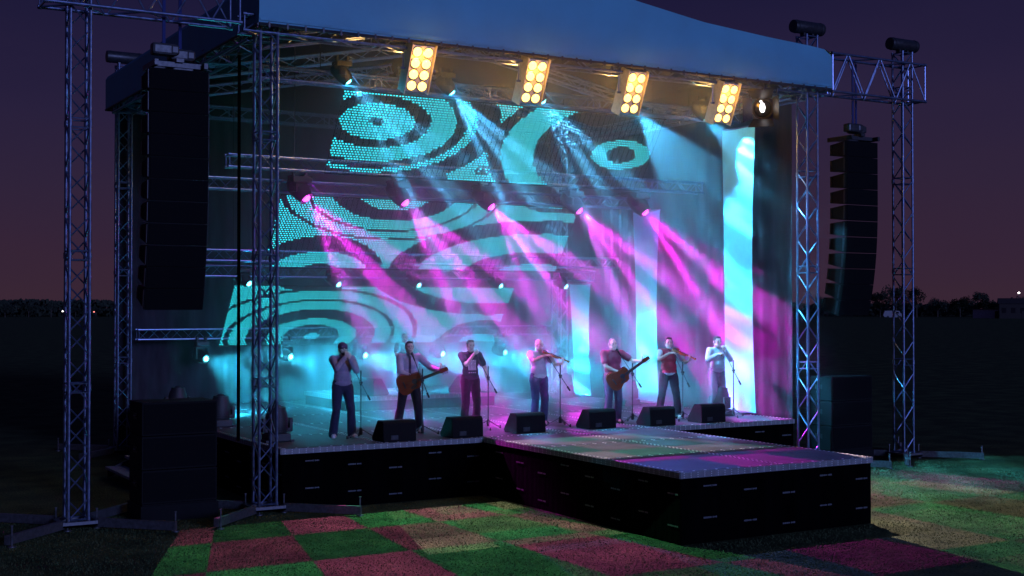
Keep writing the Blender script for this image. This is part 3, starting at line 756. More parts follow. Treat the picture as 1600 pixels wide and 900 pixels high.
for k in range(4):
    a = R(90 * k); ax = fr @ Vector((math.cos(a), math.sin(a), 0)); tn = fr @ Vector((-math.sin(a), math.cos(a), 0)); q = MB()
    c0 = Vector((0, 0, -.05)) + dd * .14 + ax * .21; c1 = c0 + dd * .2 + ax * .16
    q.add([c0 - tn * .2, c0 + tn * .2, c1 + tn * .27, c1 - tn * .27], [(0, 1, 2, 3)])
    q.add([c0 - tn * .2 + ax * .006, c0 + tn * .2 + ax * .006, c1 + tn * .27 + ax * .006, c1 - tn * .27 + ax * .006], [(3, 2, 1, 0)])
    q.build('barn_door', BLACKM, t)
y = MB(); sd = Vector((-dd.y, dd.x, 0)).normalized()
for e in (-1, 1): y.tube(sd * (.29 * e) + Vector((0, 0, -.05)), sd * (.29 * e) + Vector((0, 0, .36)), .02, 8)
y.tube(sd * -.29 + Vector((0, 0, .36)), sd * .29 + Vector((0, 0, .36)), .02, 8); y.box((0, 0, .4), (.06, .08, .12)); y.build('yoke', BLACKM, t)

# ------------------------------------------------------------------ loudspeakers
def line_array(label, x, y, ztop, boxes, rz):
    t = thing('line_array', label, 'loudspeaker', (x, y, ztop), rz, 'hanging columns of loudspeakers')
    bf = MB()
    for e in (-1, 1): bf.box((e * .4, 0, .07), (.06, .75, .09))
    bf.box((0, -.2, .075), (.74, .06, .08)); bf.box((0, .22, .075), (.74, .06, .08)); bf.box((0, 0, .14), (.12, .6, .06)); bf.build('bumper_frame', BLACKM, t)
    W, D, Hh = .96, .52, .355; z = 0; yy = 0; ang = 0
    for k in range(boxes):
        ang = R(0 if k < 4 else (k - 3) ** 1.45 * .85); Rm = Matrix.Rotation(ang, 3, 'X')   # lower boxes bend down
        front = Vector((0, -D / 2 + yy, z)); P = lambda px, py, pz: front + Rm @ Vector((px, py, pz))
        c = MB(); hb = .235
        zt, zb_ = -.005, -Hh + .004; mid = (zt + zb_) / 2
        vs = [P(-W / 2, 0, zt), P(W / 2, 0, zt), P(W / 2, 0, zb_), P(-W / 2, 0, zb_), P(-W / 2 + .02, D, mid + hb / 2), P(W / 2 - .02, D, mid + hb / 2), P(W / 2 - .02, D, mid - hb / 2), P(-W / 2 + .02, D, mid - hb / 2)]
        c.add(vs, [(0, 3, 2, 1), (4, 5, 6, 7), (0, 1, 5, 4), (3, 7, 6, 2), (0, 4, 7, 3), (1, 2, 6, 5)])
        rg = c
        for e in (-1, 1): rg.box(P(e * (W / 2 + .008), .06, mid), (.014, .05, Hh - .06), Rm, mi=1); rg.box(P(e * (W / 2 + .006), D - .06, mid), (.012, .04, hb - .04), Rm, mi=1)
        co = c.build('cabinet', [SPKWOOD, BLACKM], t)
        gm = MB(); gm.box(P(0, -.008, mid), (W - .03, .016, Hh - .025), Rm); gm.build('grille', GRILLE, co)
        nx = front + Rm @ Vector((0, 0, -Hh)); z = nx.z; yy = nx.y + D / 2
    return t
line_array('tall dark column of hanging loudspeakers left of the stage', -1.72, .32, 7.25, 11, 0)
line_array('tall dark column of hanging loudspeakers right of the stage against the sky', 13.62, .5, 7.1, 11, 0)
def hoist(label, x, y, zt, zb, rz=0):
    t = thing('chain_hoist', label, 'hoist', (x, y, zb), rz, 'chain hoists over the loudspeakers'); h = zt - zb
    b = MB(); b.bbox((0, 0, .12), (.4, .2, .19), .04); b.bbox((.16, 0, .12), (.14, .22, .15), .03); b.build('motor_body', BLACKM, t)
    c = MB(); n = int((h - .9) / .045); z = .22
    for k in range(n):
        rot = Matrix.Rotation(R(90 * (k % 2)), 3, 'Z'); c.box((0, 0, z + .02), (.022, .007, .05), rot); z += .045
    c.build('chain', BLACKM, t)
    s = MB(); s.box((0, 0, (z + h) / 2 + .42), (.05, .02, h - z + .85)); s.build('sling', mat('sling_' + str(len(MATS)), (.01, .02, .12), .8), t)
for x, y, zb, lab in ((-1.98, .05, 7.42, 'chain hoist over the left hanging loudspeakers, outer one'), (-1.62, .4, 7.42, 'chain hoist over the left hanging loudspeakers, one nearer the stage'),
                  (13.4, .3, 7.27, 'chain hoist over the right hanging loudspeakers, one nearer the stage'), (13.82, .62, 7.3, 'chain hoist over the right hanging loudspeakers, outer one')):
    hoist(lab, x, y, 8.08, zb)
def subs(x, y, side):
    b = MB(); b.bbox((x, y, .13), (1.26, .86, .26), .01); b.box((x, y, .27), (1.2, .8, .02)); o = b.build('plinth', SPKWOOD)
    o.location = (0, 0, 0); tag(o, 'black plinth under the %s stack of subwoofers' % side, 'plinth', 'plinths under the subwoofers')
    for k in range(3):
        z = .282 + k * .541
        t = thing('subwoofer', '%s wide black subwoofer in the stack %s of the stage' % (('lowest', 'middle', 'topmost')[k], side), 'subwoofer', (x, y, z), 0, 'stacked subwoofers beside the stage')
        c = MB(); c.bbox((0, 0, .268), (1.22, .8, .53), .012); c.build('cabinet', SPKWOOD, t)
        g_ = MB(); g_.box((0, -.408, .268), (1.16, .016, .47)); g_.build('grille', GRILLE, t)
        for e in (-1, 1):
            h = MB(); h.box((e * .612, 0, .3), (.006, .22, .1)); h.tube((e * .622, -.08, .3), (e * .622, .08, .3), .012, 8); h.build('handle', BLACKM, t)
subs(-1.68, .5, 'left'); subs(13.2, .55, 'right')
WG = 'wedge monitors along the stage edge'
def wedge(label, x, y, rz, z=H, s=1.0, group=WG):
    t = thing('wedge_monitor', label, 'monitor speaker', (x, y, z + .003), rz, group)
    # profile in local (y,z): back to the crowd, grille facing the musician (+y)
    pf = [(-.24, 0), (.17, 0), (.2, .05), (-.01, .345), (-.19, .345), (-.225, .3)]
    c = MB(); M = Matrix(((0, 0, 1, 0), (1, 0, 0, 0), (0, 1, 0, 0), (0, 0, 0, 1)))
    c.prism([(a * s, b * s) for a, b in pf], -.3 * s, .3 * s, M); co = c.build('cabinet', SPKWOOD, t)
    bv = co.modifiers.new('edge', 'BEVEL'); bv.width = .012; bv.segments = 2
    n = Vector((0, .345 - .05, .21)).normalized(); mid = Vector((0, .095 * s, .1975 * s))
    u = Vector((0, -.21, .295)).normalized()
    g_ = MB(); g_.box(mid + Vector((0, .295, .21)).normalized() * .007, (.54 * s, .33 * s, .014), Matrix((Vector((1, 0, 0)), u, Vector((0, .295, .21)).normalized())).transposed()); g_.build('grille', GRILLE, t)
    pnl = MB(); pnl.box((-.1 * s, -.2405 * s, .07 * s), (.13 * s, .008, .07 * s)); pnl.build('socket_panel', BLACKM, t)
    return t
WX = [(2.17, .35, 'capped singer'), (3.52, .35, 'guitarist in the tie'), (4.93, .4, 'singer in the printed shirt'), (6.6, .5, 'bald violinist'), (8.0, .38, 'guitarist in maroon'), (9.32, .42, 'violinist in the red vest')]
WX = [(2.2, .32, 'black wedge monitor nearest the near left tower, before the capped musician'), (3.58, .36, 'black wedge monitor before the man in the printed shirt'), (4.98, .45, 'black wedge monitor before the bald violinist'),
      (6.64, .5, 'black wedge monitor before the guitarist in maroon'), (8.02, .4, 'black wedge monitor before the violinist in the red vest'), (9.35, .45, 'black wedge monitor before the man with both hands at his mouth')]
for x, y, lab in WX: wedge(lab, x, y, R(2), s=1.08)
wedge('grey wedge monitor on the riser, left of the seated musician', 4.75, 6.95, R(-70), RZ, 1.15, 'wedge monitors on the riser')
wedge('grey wedge monitor on the riser, right of the seated musician', 7.05, 7.0, R(60), RZ, 1.15, 'wedge monitors on the riser')

# stairs at the left of the stage
t = thing('stage_stairs', 'dark steps with pale treads climbing the left side of the stage', 'stairs', (-1.5, 3.5, 0))
for k in range(4):
    s = MB(); s.box((.15 + k * .38, 1.2, .2 + .2 * k), (.36, 2.4, .05)); s.build('tread', NOSING, t)
for e in (0.05, 2.35):
    s = MB(); s.add([(0, e - .02, 0), (1.48, e - .02, .62), (1.48, e - .02, .8), (.0, e - .02, .17), (0, e + .02, 0), (1.48, e + .02, .62), (1.48, e + .02, .8), (0, e + .02, .17)],
              [(0, 1, 2, 3), (7, 6, 5, 4), (0, 4, 5, 1), (3, 2, 6, 7), (1, 5, 6, 2), (0, 3, 7, 4)]); s.build('stringer', BLACKM, t)
exec_people = True
# ------------------------------------------------------------------ people
def remeshed(mb, name, m, parent, vox, smooth=4, wrinkle=0.0, seed=0, wscale=9):
    me = mb.mesh(name); tmp = bpy.data.objects.new('tmp', me); col.objects.link(tmp)
    r = tmp.modifiers.new('r', 'REMESH'); r.mode = 'VOXEL'; r.voxel_size = vox
    s = tmp.modifiers.new('s', 'SMOOTH'); s.factor = .5; s.iterations = smooth
    dg = bpy.context.evaluated_depsgraph_get(); me2 = bpy.data.meshes.new_from_object(tmp.evaluated_get(dg)); me2.name = name
    bpy.data.objects.remove(tmp); bpy.data.meshes.remove(me)
    if wrinkle:
        nn = [v.normal.copy() for v in me2.vertices]
        for v, n in zip(me2.vertices, nn):
            c = v.co
            w_ = noise.noise((c.x * wscale + seed, c.y * wscale, c.z * wscale * .8)) + .6 * noise.noise((c.x * wscale * 2.3, c.y * wscale * 2.3 + seed, c.z * wscale * 1.5))
            v.co = c + n * (w_ * wrinkle)
    me2.materials.clear(); me2.materials.append(m)
    me2.polygons.foreach_set('use_smooth', [True] * len(me2.polygons)); me2.update()
    o = bpy.data.objects.new(name, me2); col.objects.link(o); o.parent = parent
    return o
def ik(S, W, pole, a, b):
    S = Vector(S); W = Vector(W); d = W - S; L = min(d.length, (a + b) * .985); d.normalize(); W = S + d * L
    c = (a * a + L * L - b * b) / (2 * L); h = math.sqrt(max(1e-6, a * a - c * c))
    p = Vector(pole) - S; p -= d * p.dot(d)
    if p.length < 1e-4: p = d.orthogonal()
    return S + d * c + p.normalized() * h, W
def hand(mb, W, d, n, curl, side, spread=.0):
    """wrist W, hand direction d, palm normal n, curl per joint (rad); side +1: thumb towards d x n"""
    d = Vector(d).normalized(); n = Vector(n); n = (n - d * n.dot(d)).normalized(); s = d.cross(n) * side; W = Vector(W)
    pc = W + d * .05
    mb.ell(pc, (.046, .041, .017), Matrix((d, s, n)).transposed(), 12, 8)
    lens_ = (.036, .026, .022)
    for k, (off, ln) in enumerate(((.030, .92), (.0105, 1.05), (-.0095, .98), (-.028, .78))):
        p = W + d * (.082 - .004 * abs(k - 1)) + s * off; mb.cap(W + d * .05 + s * off * .8, p, .0105, .0098, 8)
        a = curl * .6; q = p
        for j, l_ in enumerate(lens_):
            dd = (d * math.cos(a) + n * math.sin(a) + s * spread * off * 8).normalized(); q2 = q + dd * l_ * ln
            mb.cap(q, q2, .0092 - .0008 * j, .0086 - .0008 * j, 8); q = q2; a += curl
    tb = W + d * .022 + s * .03; t1 = tb + (d * .55 + s * .75 + n * .3).normalized() * .034; t2 = t1 + (d * .8 + s * .25 + n * (.35 + curl * .35)).normalized() * .03
    t3 = t2 + (d * .85 - s * .1 + n * (.3 + curl * .4)).normalized() * .024
    mb.cap(W + d * .015 + s * .014, tb, .013, .0125, 8); mb.cap(tb, t1, .0125, .011, 8); mb.cap(t1, t2, .0105, .0098, 8); mb.cap(t2, t3, .0095, .0085, 8)

PEOPLE = {}
def person(label, loc, rz, rh, lh, re, le, feet, cl, hair=None, head=(0, 0), sleeve='short', seated=False, rdir=None, ldir=None, rn=None, ln=None, rc=.9, lc=.9, extra=None, scale=1.0, build=1.0, beard=False):
    """rh/lh wrist targets, re/le elbow hints, feet: half stance (x, y) per foot; cl: dict of cloth materials"""
    t = thing('person', label, 'person', loc, rz, 'musicians on the stage'); t.scale = (scale,) * 3
    seed = len(PEOPLE) * 3.1
    hz = .60 if seated else .915; up = hz - .915          # hip height shift
    V = lambda x, y, z: Vector((x, y, z + up))
    hip = [V(-.092, 0, .915), V(.092, 0, .915)]
    if seated: knee = [Vector((-.24, -.40, .56)), Vector((.24, -.40, .56))]; ank = [Vector((-.27, -.40, .09)), Vector((.25, -.36, .09))]
    else:
        ank = [Vector((-feet[0][0], feet[0][1], .085)), Vector((feet[1][0], feet[1][1], .085))]; knee = []
        for h_, a_ in zip(hip, ank):
            k_, _ = ik(h_, a_, (h_ + a_) / 2 + Vector(((a_.x - h_.x) * .2, -.4, 0)), .425, .415); knee.append(k_)
    sh = [V(-.182 * build, .012, 1.425), V(.182 * build, .012, 1.425)]
    elb = []; wri = []
    for S, W, P in zip(sh, (rh, lh), (re, le)):
        e_, w_ = ik(S, Vector(W) + Vector((0, 0, up)), Vector(P) + Vector((0, 0, up)), .295, .262); elb.append(e_); wri.append(w_)
    Hc = V(0, -.022, 1.605); Rm = Matrix.Rotation(head[0], 3, 'Z') @ Matrix.Rotation(head[1], 3, 'X')
    hp = lambda x, y, z: Hc + Rm @ Vector((x, y, z))
    # ---- body (one surface)
    b = MB()
    b.ell(hp(0, .012, .02), (.073, .092, .098), Rm, 18, 12); b.ell(hp(0, -.03, -.055), (.054, .058, .058), Rm); b.ell(hp(0, -.07, -.095), (.025, .02, .018), Rm)
    b.cap(hp(-.03, -.04, -.075), hp(-.055, .015, -.05), .022, .024); b.cap(hp(.03, -.04, -.075), hp(.055, .015, -.05), .022, .024)
    b.ell(hp(-.04, -.066, -.015), (.024, .02, .022), Rm); b.ell(hp(.04, -.066, -.015), (.024, .02, .022), Rm)
    b.cap(hp(-.04, -.072, .034), hp(.04, -.072, .034), .012); b.cap(hp(0, -.083, .026), hp(0, -.106, -.012), .009, .0135)
    b.ell(hp(-.011, -.098, -.016), (.009, .01, .008), Rm); b.ell(hp(.011, -.098, -.016), (.009, .01, .008), Rm)
    b.cap(hp(-.018, -.087, -.045), hp(.018, -.087, -.045), .0085); b.cap(hp(-.014, -.085, -.058), hp(.014, -.085, -.058), .009)
    for e in (-1, 1): b.ell(hp(e * .076, .012, -.002), (.011, .024, .034), Rm @ Matrix.Rotation(R(-e * 18), 3, 'Z')); b.ell(hp(e * .08, .016, .014), (.009, .018, .016), Rm)
    b.cap(V(0, .02, 1.43), hp(0, .02, -.06), .06, .054); b.cap(V(-.1, .02, 1.435), V(.1, .02, 1.435), .05)
    b.ell(V(0, .005, 1.28), (.145, .09, .17)); b.ell(V(0, .005, 1.07), (.13, .085, .16)); b.ell(V(0, .01, .94), (.14, .095, .11))
    for k in (0, 1):
        b.cap(sh[k], elb[k], .05, .041); b.cap(elb[k], wri[k], .04, .027); b.ell(elb[k] * .6 + wri[k] * .4, (.04, .04, .04))
        b.cap(sh[k], V(0, .01, 1.36), .05, .07)
        b.cap(hip[k], knee[k], .078, .055); b.cap(knee[k], ank[k], .052, .037); b.cap(ank[k], ank[k] + Vector((0, -.12, -.045)), .036, .03)
        fd = (wri[k] - elb[k]).normalized(); dd = rdir if k == 0 else ldir; nn = rn if k == 0 else ln
        dd = Vector(dd) if dd else fd; nn = Vector(nn) if nn else Vector((0, .6, -.6))
        hand(b, wri[k], dd, nn, rc if k == 0 else lc, 1 if k == 0 else -1)
    remeshed(b, 'body', cl['skin'], t, .0065, 3)
    for e in (-1, 1):
        q = MB(); q.ell(hp(e * .031, -.0785, .012), (.0125, .007, .0065), Rm); q.build('eye', EYE, t, True)
        q = MB(); q.cap(hp(e * .016, -.0865, .034), hp(e * .046, -.0755, .036), .0042, .003, 6); q.build('eyebrow', cl['hair'], t, True)
    q = MB(); q.ell(hp(0, -.0945, -.052), (.022, .006, .0035), Rm); q.build('mouth', LIP, t, True)
    # ---- hair or cap
    if hair in ('short', 'crop'):
        h_ = MB(); k = 1.0 if hair == 'short' else .965
        h_.ell(hp(0, .026, .036), (.0795 * k, .09 * k, .092 * k), Rm, 18, 12); h_.ell(hp(0, .055, -.015), (.07 * k, .06, .07), Rm)
        for e in (-1, 1): h_.ell(hp(e * .068, .002, .012), (.014, .022, .04), Rm)
        if hair == 'short': h_.cap(hp(-.04, -.052, .098), hp(.04, -.05, .1), .018)
        remeshed(h_, 'hair', cl['hair'], t, .006, 2, .0025, seed, 60)
    if hair == 'cap':
        h_ = MB(); h_.ell(hp(0, .016, .048), (.087, .104, .08), Rm, 18, 12); h_.ell(hp(0, .012, .022), (.088, .104, .03), Rm); h_.cap(hp(-.05, -.085, .035), hp(.05, -.085, .035), .014)
        remeshed(h_, 'cap', cl['cap'], t, .006, 2, .002, seed, 30)
        h_ = MB(); h_.ell(hp(0, .05, -.02), (.074, .066, .07), Rm); 
        for e in (-1, 1): h_.cap(hp(e * .074, -.01, .01), hp(e * .066, -.025, -.05), .013, .01)
        remeshed(h_, 'hair', cl['hair'], t, .006, 2, .002, seed, 60)
    if beard:
        h_ = MB(); h_.ell(hp(0, -.05, -.082), (.046, .045, .035), Rm); h_.cap(hp(-.058, -.005, -.03), hp(-.03, -.06, -.075), .016); h_.cap(hp(.058, -.005, -.03), hp(.03, -.06, -.075), .016)
        remeshed(h_, 'beard', cl['hair'], t, .006, 2)
    # ---- trousers
    q = MB(); q.ell(V(0, .012, .93), (.168 * build, .122, .12)); q.cap(V(-.1, .01, .99), V(.1, .01, .99), .085)
    for k in (0, 1):
        q.cap(hip[k] + Vector((0, .01, -.02)), knee[k], .105 * build, .078); q.cap(knee[k], ank[k] + Vector((0, .01, -.02)), .078, .082)
        q.ell(ank[k] + Vector((0, -.01, -.02)), (.083, .09, .05)); q.cap(hip[k], (hip[k] + knee[k]) / 2, .108 * build, .094)
    remeshed(q, 'trousers', cl['trousers'], t, .0095, 4, .0065, seed + 5, 10)
    # ---- shoes
    for k in (0, 1):
        q = MB(); a_ = ank[k]; yaw = (-1 if k == 0 else 1) * .25; dv = Vector((math.sin(yaw), -math.cos(yaw), 0))
        if not seated or True:
            z0 = a_.z - .085
            q.cap(Vector((a_.x, a_.y, z0 + .045)) - dv * .05, Vector((a_.x, a_.y, z0 + .042)) + dv * .12, .042, .038); q.ell(Vector((a_.x, a_.y, z0 + .018)) + dv * .04, (.048, .048, .018)); q.ell(Vector((a_.x, a_.y, z0 + .016)) + dv * .11, (.044, .055, .016)); q.cap(Vector((a_.x, a_.y, z0 + .05)), a_, .043, .04)
        remeshed(q, 'shoe', cl['shoes'], t, .008, 3)
    # ---- shirt
    q = MB(); bw = build
    q.ell(V(0, .006, 1.29), (.18 * bw, .118, .18), nu=20); q.ell(V(0, -.004, 1.1), (.168 * bw, .116, .17), nu=20); q.ell(V(0, .0, .985), (.176 * bw, .124, .085), nu=20)
    q.cap(V(-.12, .015, 1.425), V(.12, .015, 1.425), .065); q.cap(V(0, .02, 1.44), V(0, .012, 1.482), .068, .062)
    for k in (0, 1):
        u = elb[k] - sh[k]; q.cap(sh[k], V(0, .01, 1.36), .07, .09)
        if sleeve == 'short': q.cap(sh[k], sh[k] + u * .62, .074, .072); 
        elif sleeve == 'none': q.cap(sh[k], sh[k] + u * .12, .068, .064)
        else:
            q.cap(sh[k], elb[k], .074, .06); f_ = wri[k] - elb[k]; q.cap(elb[k], elb[k] + f_ * .88, .06, .044)
    so_ = remeshed(q, 'shirt', cl['shirt'], t, .009, 4, .005, seed, 9)
    if sleeve == 'none' and 'under' in cl:
        q = MB()
        for k in (0, 1): u = elb[k] - sh[k]; q.cap(sh[k] + u * .02, sh[k] + u * .6, .067, .066); q.cap(sh[k], V(0, .01, 1.38), .06, .08)
        q.ell(V(0, .0, .962), (.178 * bw, .126, .075)); q.cap(V(0, .02, 1.44), V(0, .01, 1.495), .064, .059)
        remeshed(q, 'undershirt', cl['under'], t, .009, 4, .003, seed)
    if extra: extra(t, so_, V, hp, Rm)
    bpy.context.view_layer.update()
    PEOPLE[label] = t
    return t, wri, hp(0, -.11, -.05)
def decal(parent, shirt, rects, name, m):
    """printed shapes laid on the cloth front; rects in local (x0,x1,z0,z1)"""
    bvh = BVHTree.FromPolygons([v.co for v in shirt.data.vertices], [p.vertices for p in shirt.data.polygons]); mb = MB()
    for (x0, x1, z0, z1) in rects:
        nx = max(1, int((x1 - x0) / .012)); nz = max(1, int((z1 - z0) / .012)); vs = []; ok = True
        for j in range(nz + 1):
            for i in range(nx + 1):
                h_ = bvh.ray_cast(Vector((x0 + (x1 - x0) * i / nx, -.6, z0 + (z1 - z0) * j / nz)), Vector((0, 1, 0)))
                if h_[0] is None: ok = False; break
                vs.append(h_[0] + h_[1] * .003)
            if not ok: break
        if ok: mb.add(vs, [(j * (nx + 1) + i, j * (nx + 1) + i + 1, (j + 1) * (nx + 1) + i + 1, (j + 1) * (nx + 1) + i) for j in range(nz) for i in range(nx)])
    mb.build(name, m, parent, True)

PRINT = mat('shirt_print', (.8, .8, .8), .8)
C_LILAC = cloth('lilac_shirt', (.55, .46, .58)); C_SWEAT = cloth('mauve_sweater', (.3, .25, .34)); C_DARKT = cloth('charcoal_tee', (.045, .05, .06))
C_WHITE = cloth('white_tee', (.65, .62, .68)); C_MAROON = cloth('maroon_tee', (.32, .09, .14)); C_RED = cloth('red_vest', (.45, .03, .06)); C_GREY = cloth('grey_sweater', (.42, .42, .46)); C_TEAL = cloth('teal_tee', (.06, .22, .22))
T_BLACK = cloth('black_trousers', (.018, .015, .02)); T_JEAN = cloth('dark_denim', (.035, .035, .07)); T_BLUE = cloth('blue_denim', (.05, .05, .13)); T_GREYB = cloth('slate_trousers', (.1, .09, .14)); T_GREYG = cloth('grey_denim', (.13, .14, .17))
S_BLK = mat('black_shoes', (.02, .02, .02), .5); S_WHT = mat('white_trainers', (.6, .6, .6), .5); CAPM = cloth('purple_cap', (.12, .06, .12), 20); TIE = mat('dark_tie', (.08, .04, .1), .6)
def CL(shirt, trousers, hair=HAIRD, shoes=S_BLK, **k): return dict(skin=SKIN, shirt=shirt, trousers=trousers, hair=hair, shoes=shoes, **k)
def px(t, p): return t.matrix_world @ Vector(p)

p1, w1, m1 = person('man in a cap and mauve sweater holding a microphone to his mouth', (1.6, 1.21, H), R(-6), (-.01, -.20, 1.47), (.06, -.21, 1.44), (-.30, -.22, 1.16), (.30, -.12, 1.12), ((.17, .02), (.17, -.03)),
    CL(C_SWEAT, T_JEAN, HAIRB, S_WHT, cap=CAPM), 'cap', sleeve='long', rdir=(.75, -.1, .6), ldir=(-.35, -.1, .9), rn=(0, 1, .1), ln=(0, 1, .2), rc=.75, lc=.8, beard=True)
def tie(t, s, V, hp, Rm):
    q = MB(); decal(t, s, [(-.022, .022, 1.12 , 1.44), (-.03, .03, 1.08, 1.12)], 'tie', TIE)
    q = MB(); q.cap(V(-.05, -.03, 1.49), V(0, -.075, 1.455), .018, .012); q.cap(V(.05, -.03, 1.49), V(0, -.075, 1.455), .018, .012); remeshed(q, 'collar', C_LILAC, t, .007, 2)
p2, w2, m2 = person('guitarist in a pale lilac shirt and tie, legs apart', (3.06, 1.45, H), R(-22), (.02, -.25, 1.06), (.53, -.26, 1.19), (-.42, -.02, 1.03), (.42, -.02, 1.2), ((.23, .03), (.2, -.05)),
    CL(C_LILAC, T_BLACK), 'short', sleeve='long', rdir=(.75, -.1, -.35), rn=(.1, 1, 0), ldir=(.45, -.3, .6), ln=(-.5, .2, .6), rc=.45, lc=.75, extra=tie, head=(R(8), 0))
def prn(t, s, V, hp, Rm):
    rc = []
    for i, bars in enumerate((((0, .012), (.02, .03)), ((0, .01), (.018, .032)), ((0, .013), (.022, .033)), ((0, .009), (.02, .034)))):
        for (a, b_) in bars: rc.append((-.075 + i * .04 + a, -.075 + i * .04 + b_, 1.13, 1.33))
        rc.append((-.075 + i * .04 + .008, -.075 + i * .04 + .03, 1.31 - .06 * (i % 2), 1.328 - .06 * (i % 2)))
    for i in range(4): rc.append((-.07 + i * .04, -.07 + i * .04 + .024, 1.085, 1.093)); rc.append((-.07 + i * .04, -.07 + i * .04 + .007, 1.07, 1.085))
    decal(t, s, rc, 'shirt_print', PRINT)
p3, w3, m3 = person('singer in a charcoal printed shirt, one arm hanging down', (4.54, 1.77, H), R(-8), (.0, -.2, 1.45), (.31, -.14, .93), (-.30, -.2, 1.12), (.36, .06, 1.15), ((.13, .03), (.12, -.02)),
    CL(C_DARKT, T_BLACK, HAIRB), 'short', rdir=(.75, -.15, .5), rn=(0, 1, .1), ldir=(.15, -.25, -1), ln=(-1, .1, 0), rc=.9, lc=.45, extra=prn)
p4, w4, m4 = person('bald violinist in a white shirt and blue jeans', (5.99, 1.56, H), R(-4), (.0, -.27, 1.4), (.3, -.42, 1.24), (-.4, -.12, 1.28), (.36, -.1, 1.04), ((.12, 0), (.12, .02)),
    CL(C_WHITE, T_BLUE, HAIRG), None, rdir=(.8, -.3, .1), rn=(.1, .4, -1), ldir=(.2, -.5, .8), ln=(-.6, .4, .5), rc=.6, lc=.9, head=(R(8), R(6)))
p5, w5, m5 = person('guitarist in a maroon shirt holding the guitar neck high', (7.51, 1.16, H), R(-10), (-.0, -.25, 1.06), (.42, -.4, 1.27), (-.5, .0, 1.12), (.45, -.05, 1.2), ((.12, .02), (.13, .03)),
    CL(C_MAROON, T_GREYB, HAIRG), 'crop', rdir=(.75, -.2, -.35), rn=(.1, 1, 0), ldir=(.5, -.4, .6), ln=(-.5, .2, .6), rc=.45, lc=.7, build=1.08)
p6, w6, m6 = person('violinist in a red vest over a white shirt, legs apart', (9.14, 1.42, H), R(-26), (-.03, -.28, 1.4), (.36, -.36, 1.24), (-.42, -.12, 1.2), (.4, -.05, 1.04), ((.22, 0), (.2, -.02)),
    CL(C_RED, T_BLACK, HAIRD, S_WHT, under=C_WHITE), 'short', sleeve='none', rdir=(.8, -.3, .1), rn=(.1, .4, -1), ldir=(.3, -.5, .8), ln=(-.6, .4, .5), rc=.6, lc=.9)
def emb(t, s, V, hp, Rm): decal(t, s, [(.03, .075, 1.30, 1.318), (.036, .068, 1.318, 1.335), (.045, .06, 1.29, 1.30)], 'emblem', mat('orange_emblem', (.5, .18, .04), .7))
p7, w7, m7 = person('man in a grey sweater with both hands raised to his mouth', (10.54, 1.54, H), R(-4), (-.12, -.22, 1.34), (.05, -.22, 1.42), (-.46, -.1, 1.14), (.36, -.12, 1.12), ((.11, .01), (.11, -.02)),
    CL(C_GREY, T_GREYG, HAIRD), 'short', sleeve='long', rdir=(.9, -.1, .3), rn=(0, .5, -.8), ldir=(-.4, -.1, .8), ln=(0, 1, .2), rc=.5, lc=.9, extra=emb)
p8, w8, m8 = person('seated musician in a teal shirt on the riser behind the guitarist in the tie', (6.05, 7.9, RZ + .004), R(-6), (-.05, -.3, 1.16), (.2, -.34, 1.12), (-.5, -.02, 1.2), (.45, -.05, 1.12), ((.1, 0), (.1, 0)),
    CL(C_TEAL, T_GREYG, HAIRB), 'short', seated=True, rdir=(.8, -.5, -.1), rn=(.2, 0, -1), ldir=(-.2, -.9, -.2), ln=(0, -.2, -1), rc=.6, lc=.6)
st = thing('drum_stool', 'round black stool under the seated musician on the riser', 'stool', (6.05, 7.95, RZ + .004))
q = MB(); q.lathe([(.15, .42), (.18, .44), (.185, .48), (.16, .5)], None, 20); q.build('seat', BLACK, st, True)
q = MB(); q.tube((0, 0, .12), (0, 0, .42), .022, 10); q.build('post', CHROME, st)
for k in range(3):
    a = R(120 * k + 20); q = MB(); q.tube((0, 0, .2), (.26 * math.cos(a), .26 * math.sin(a), .015), .013, 8); q.build('leg', CHROME, st)

# ------------------------------------------------------------------ instruments
def outline(pts, n=5):
    """smooth closed outline through control points (Catmull-Rom)"""
    out = []; N_ = len(pts)
    for i in range(N_):
        p0, p1_, p2_, p3_ = [Vector((*pts[(i + k - 1) % N_], 0)) for k in range(4)]
        for j in range(n):
            t_ = j / n; q = .5 * ((2 * p1_) + (-p0 + p2_) * t_ + (2 * p0 - 5 * p1_ + 4 * p2_ - p3_) * t_ ** 2 + (-p0 + 3 * p1_ - 3 * p2_ + p3_) * t_ ** 3)
            out.append((q.x, q.y))
    return out
def place(t, pers, a, b, up):
    """local x from a to b (person space), local y near 'up', z towards the viewer's side"""
    a = px(pers, a); b = px(pers, b); R3 = pers.matrix_world.to_3x3(); x = (b - a).normalized(); u = (R3 @ Vector(up)).normalized(); z = x.cross(u).normalized(); y = z.cross(x)
    t.matrix_world = Matrix.Translation(a) @ Matrix((x, y, z)).transposed().to_4x4()
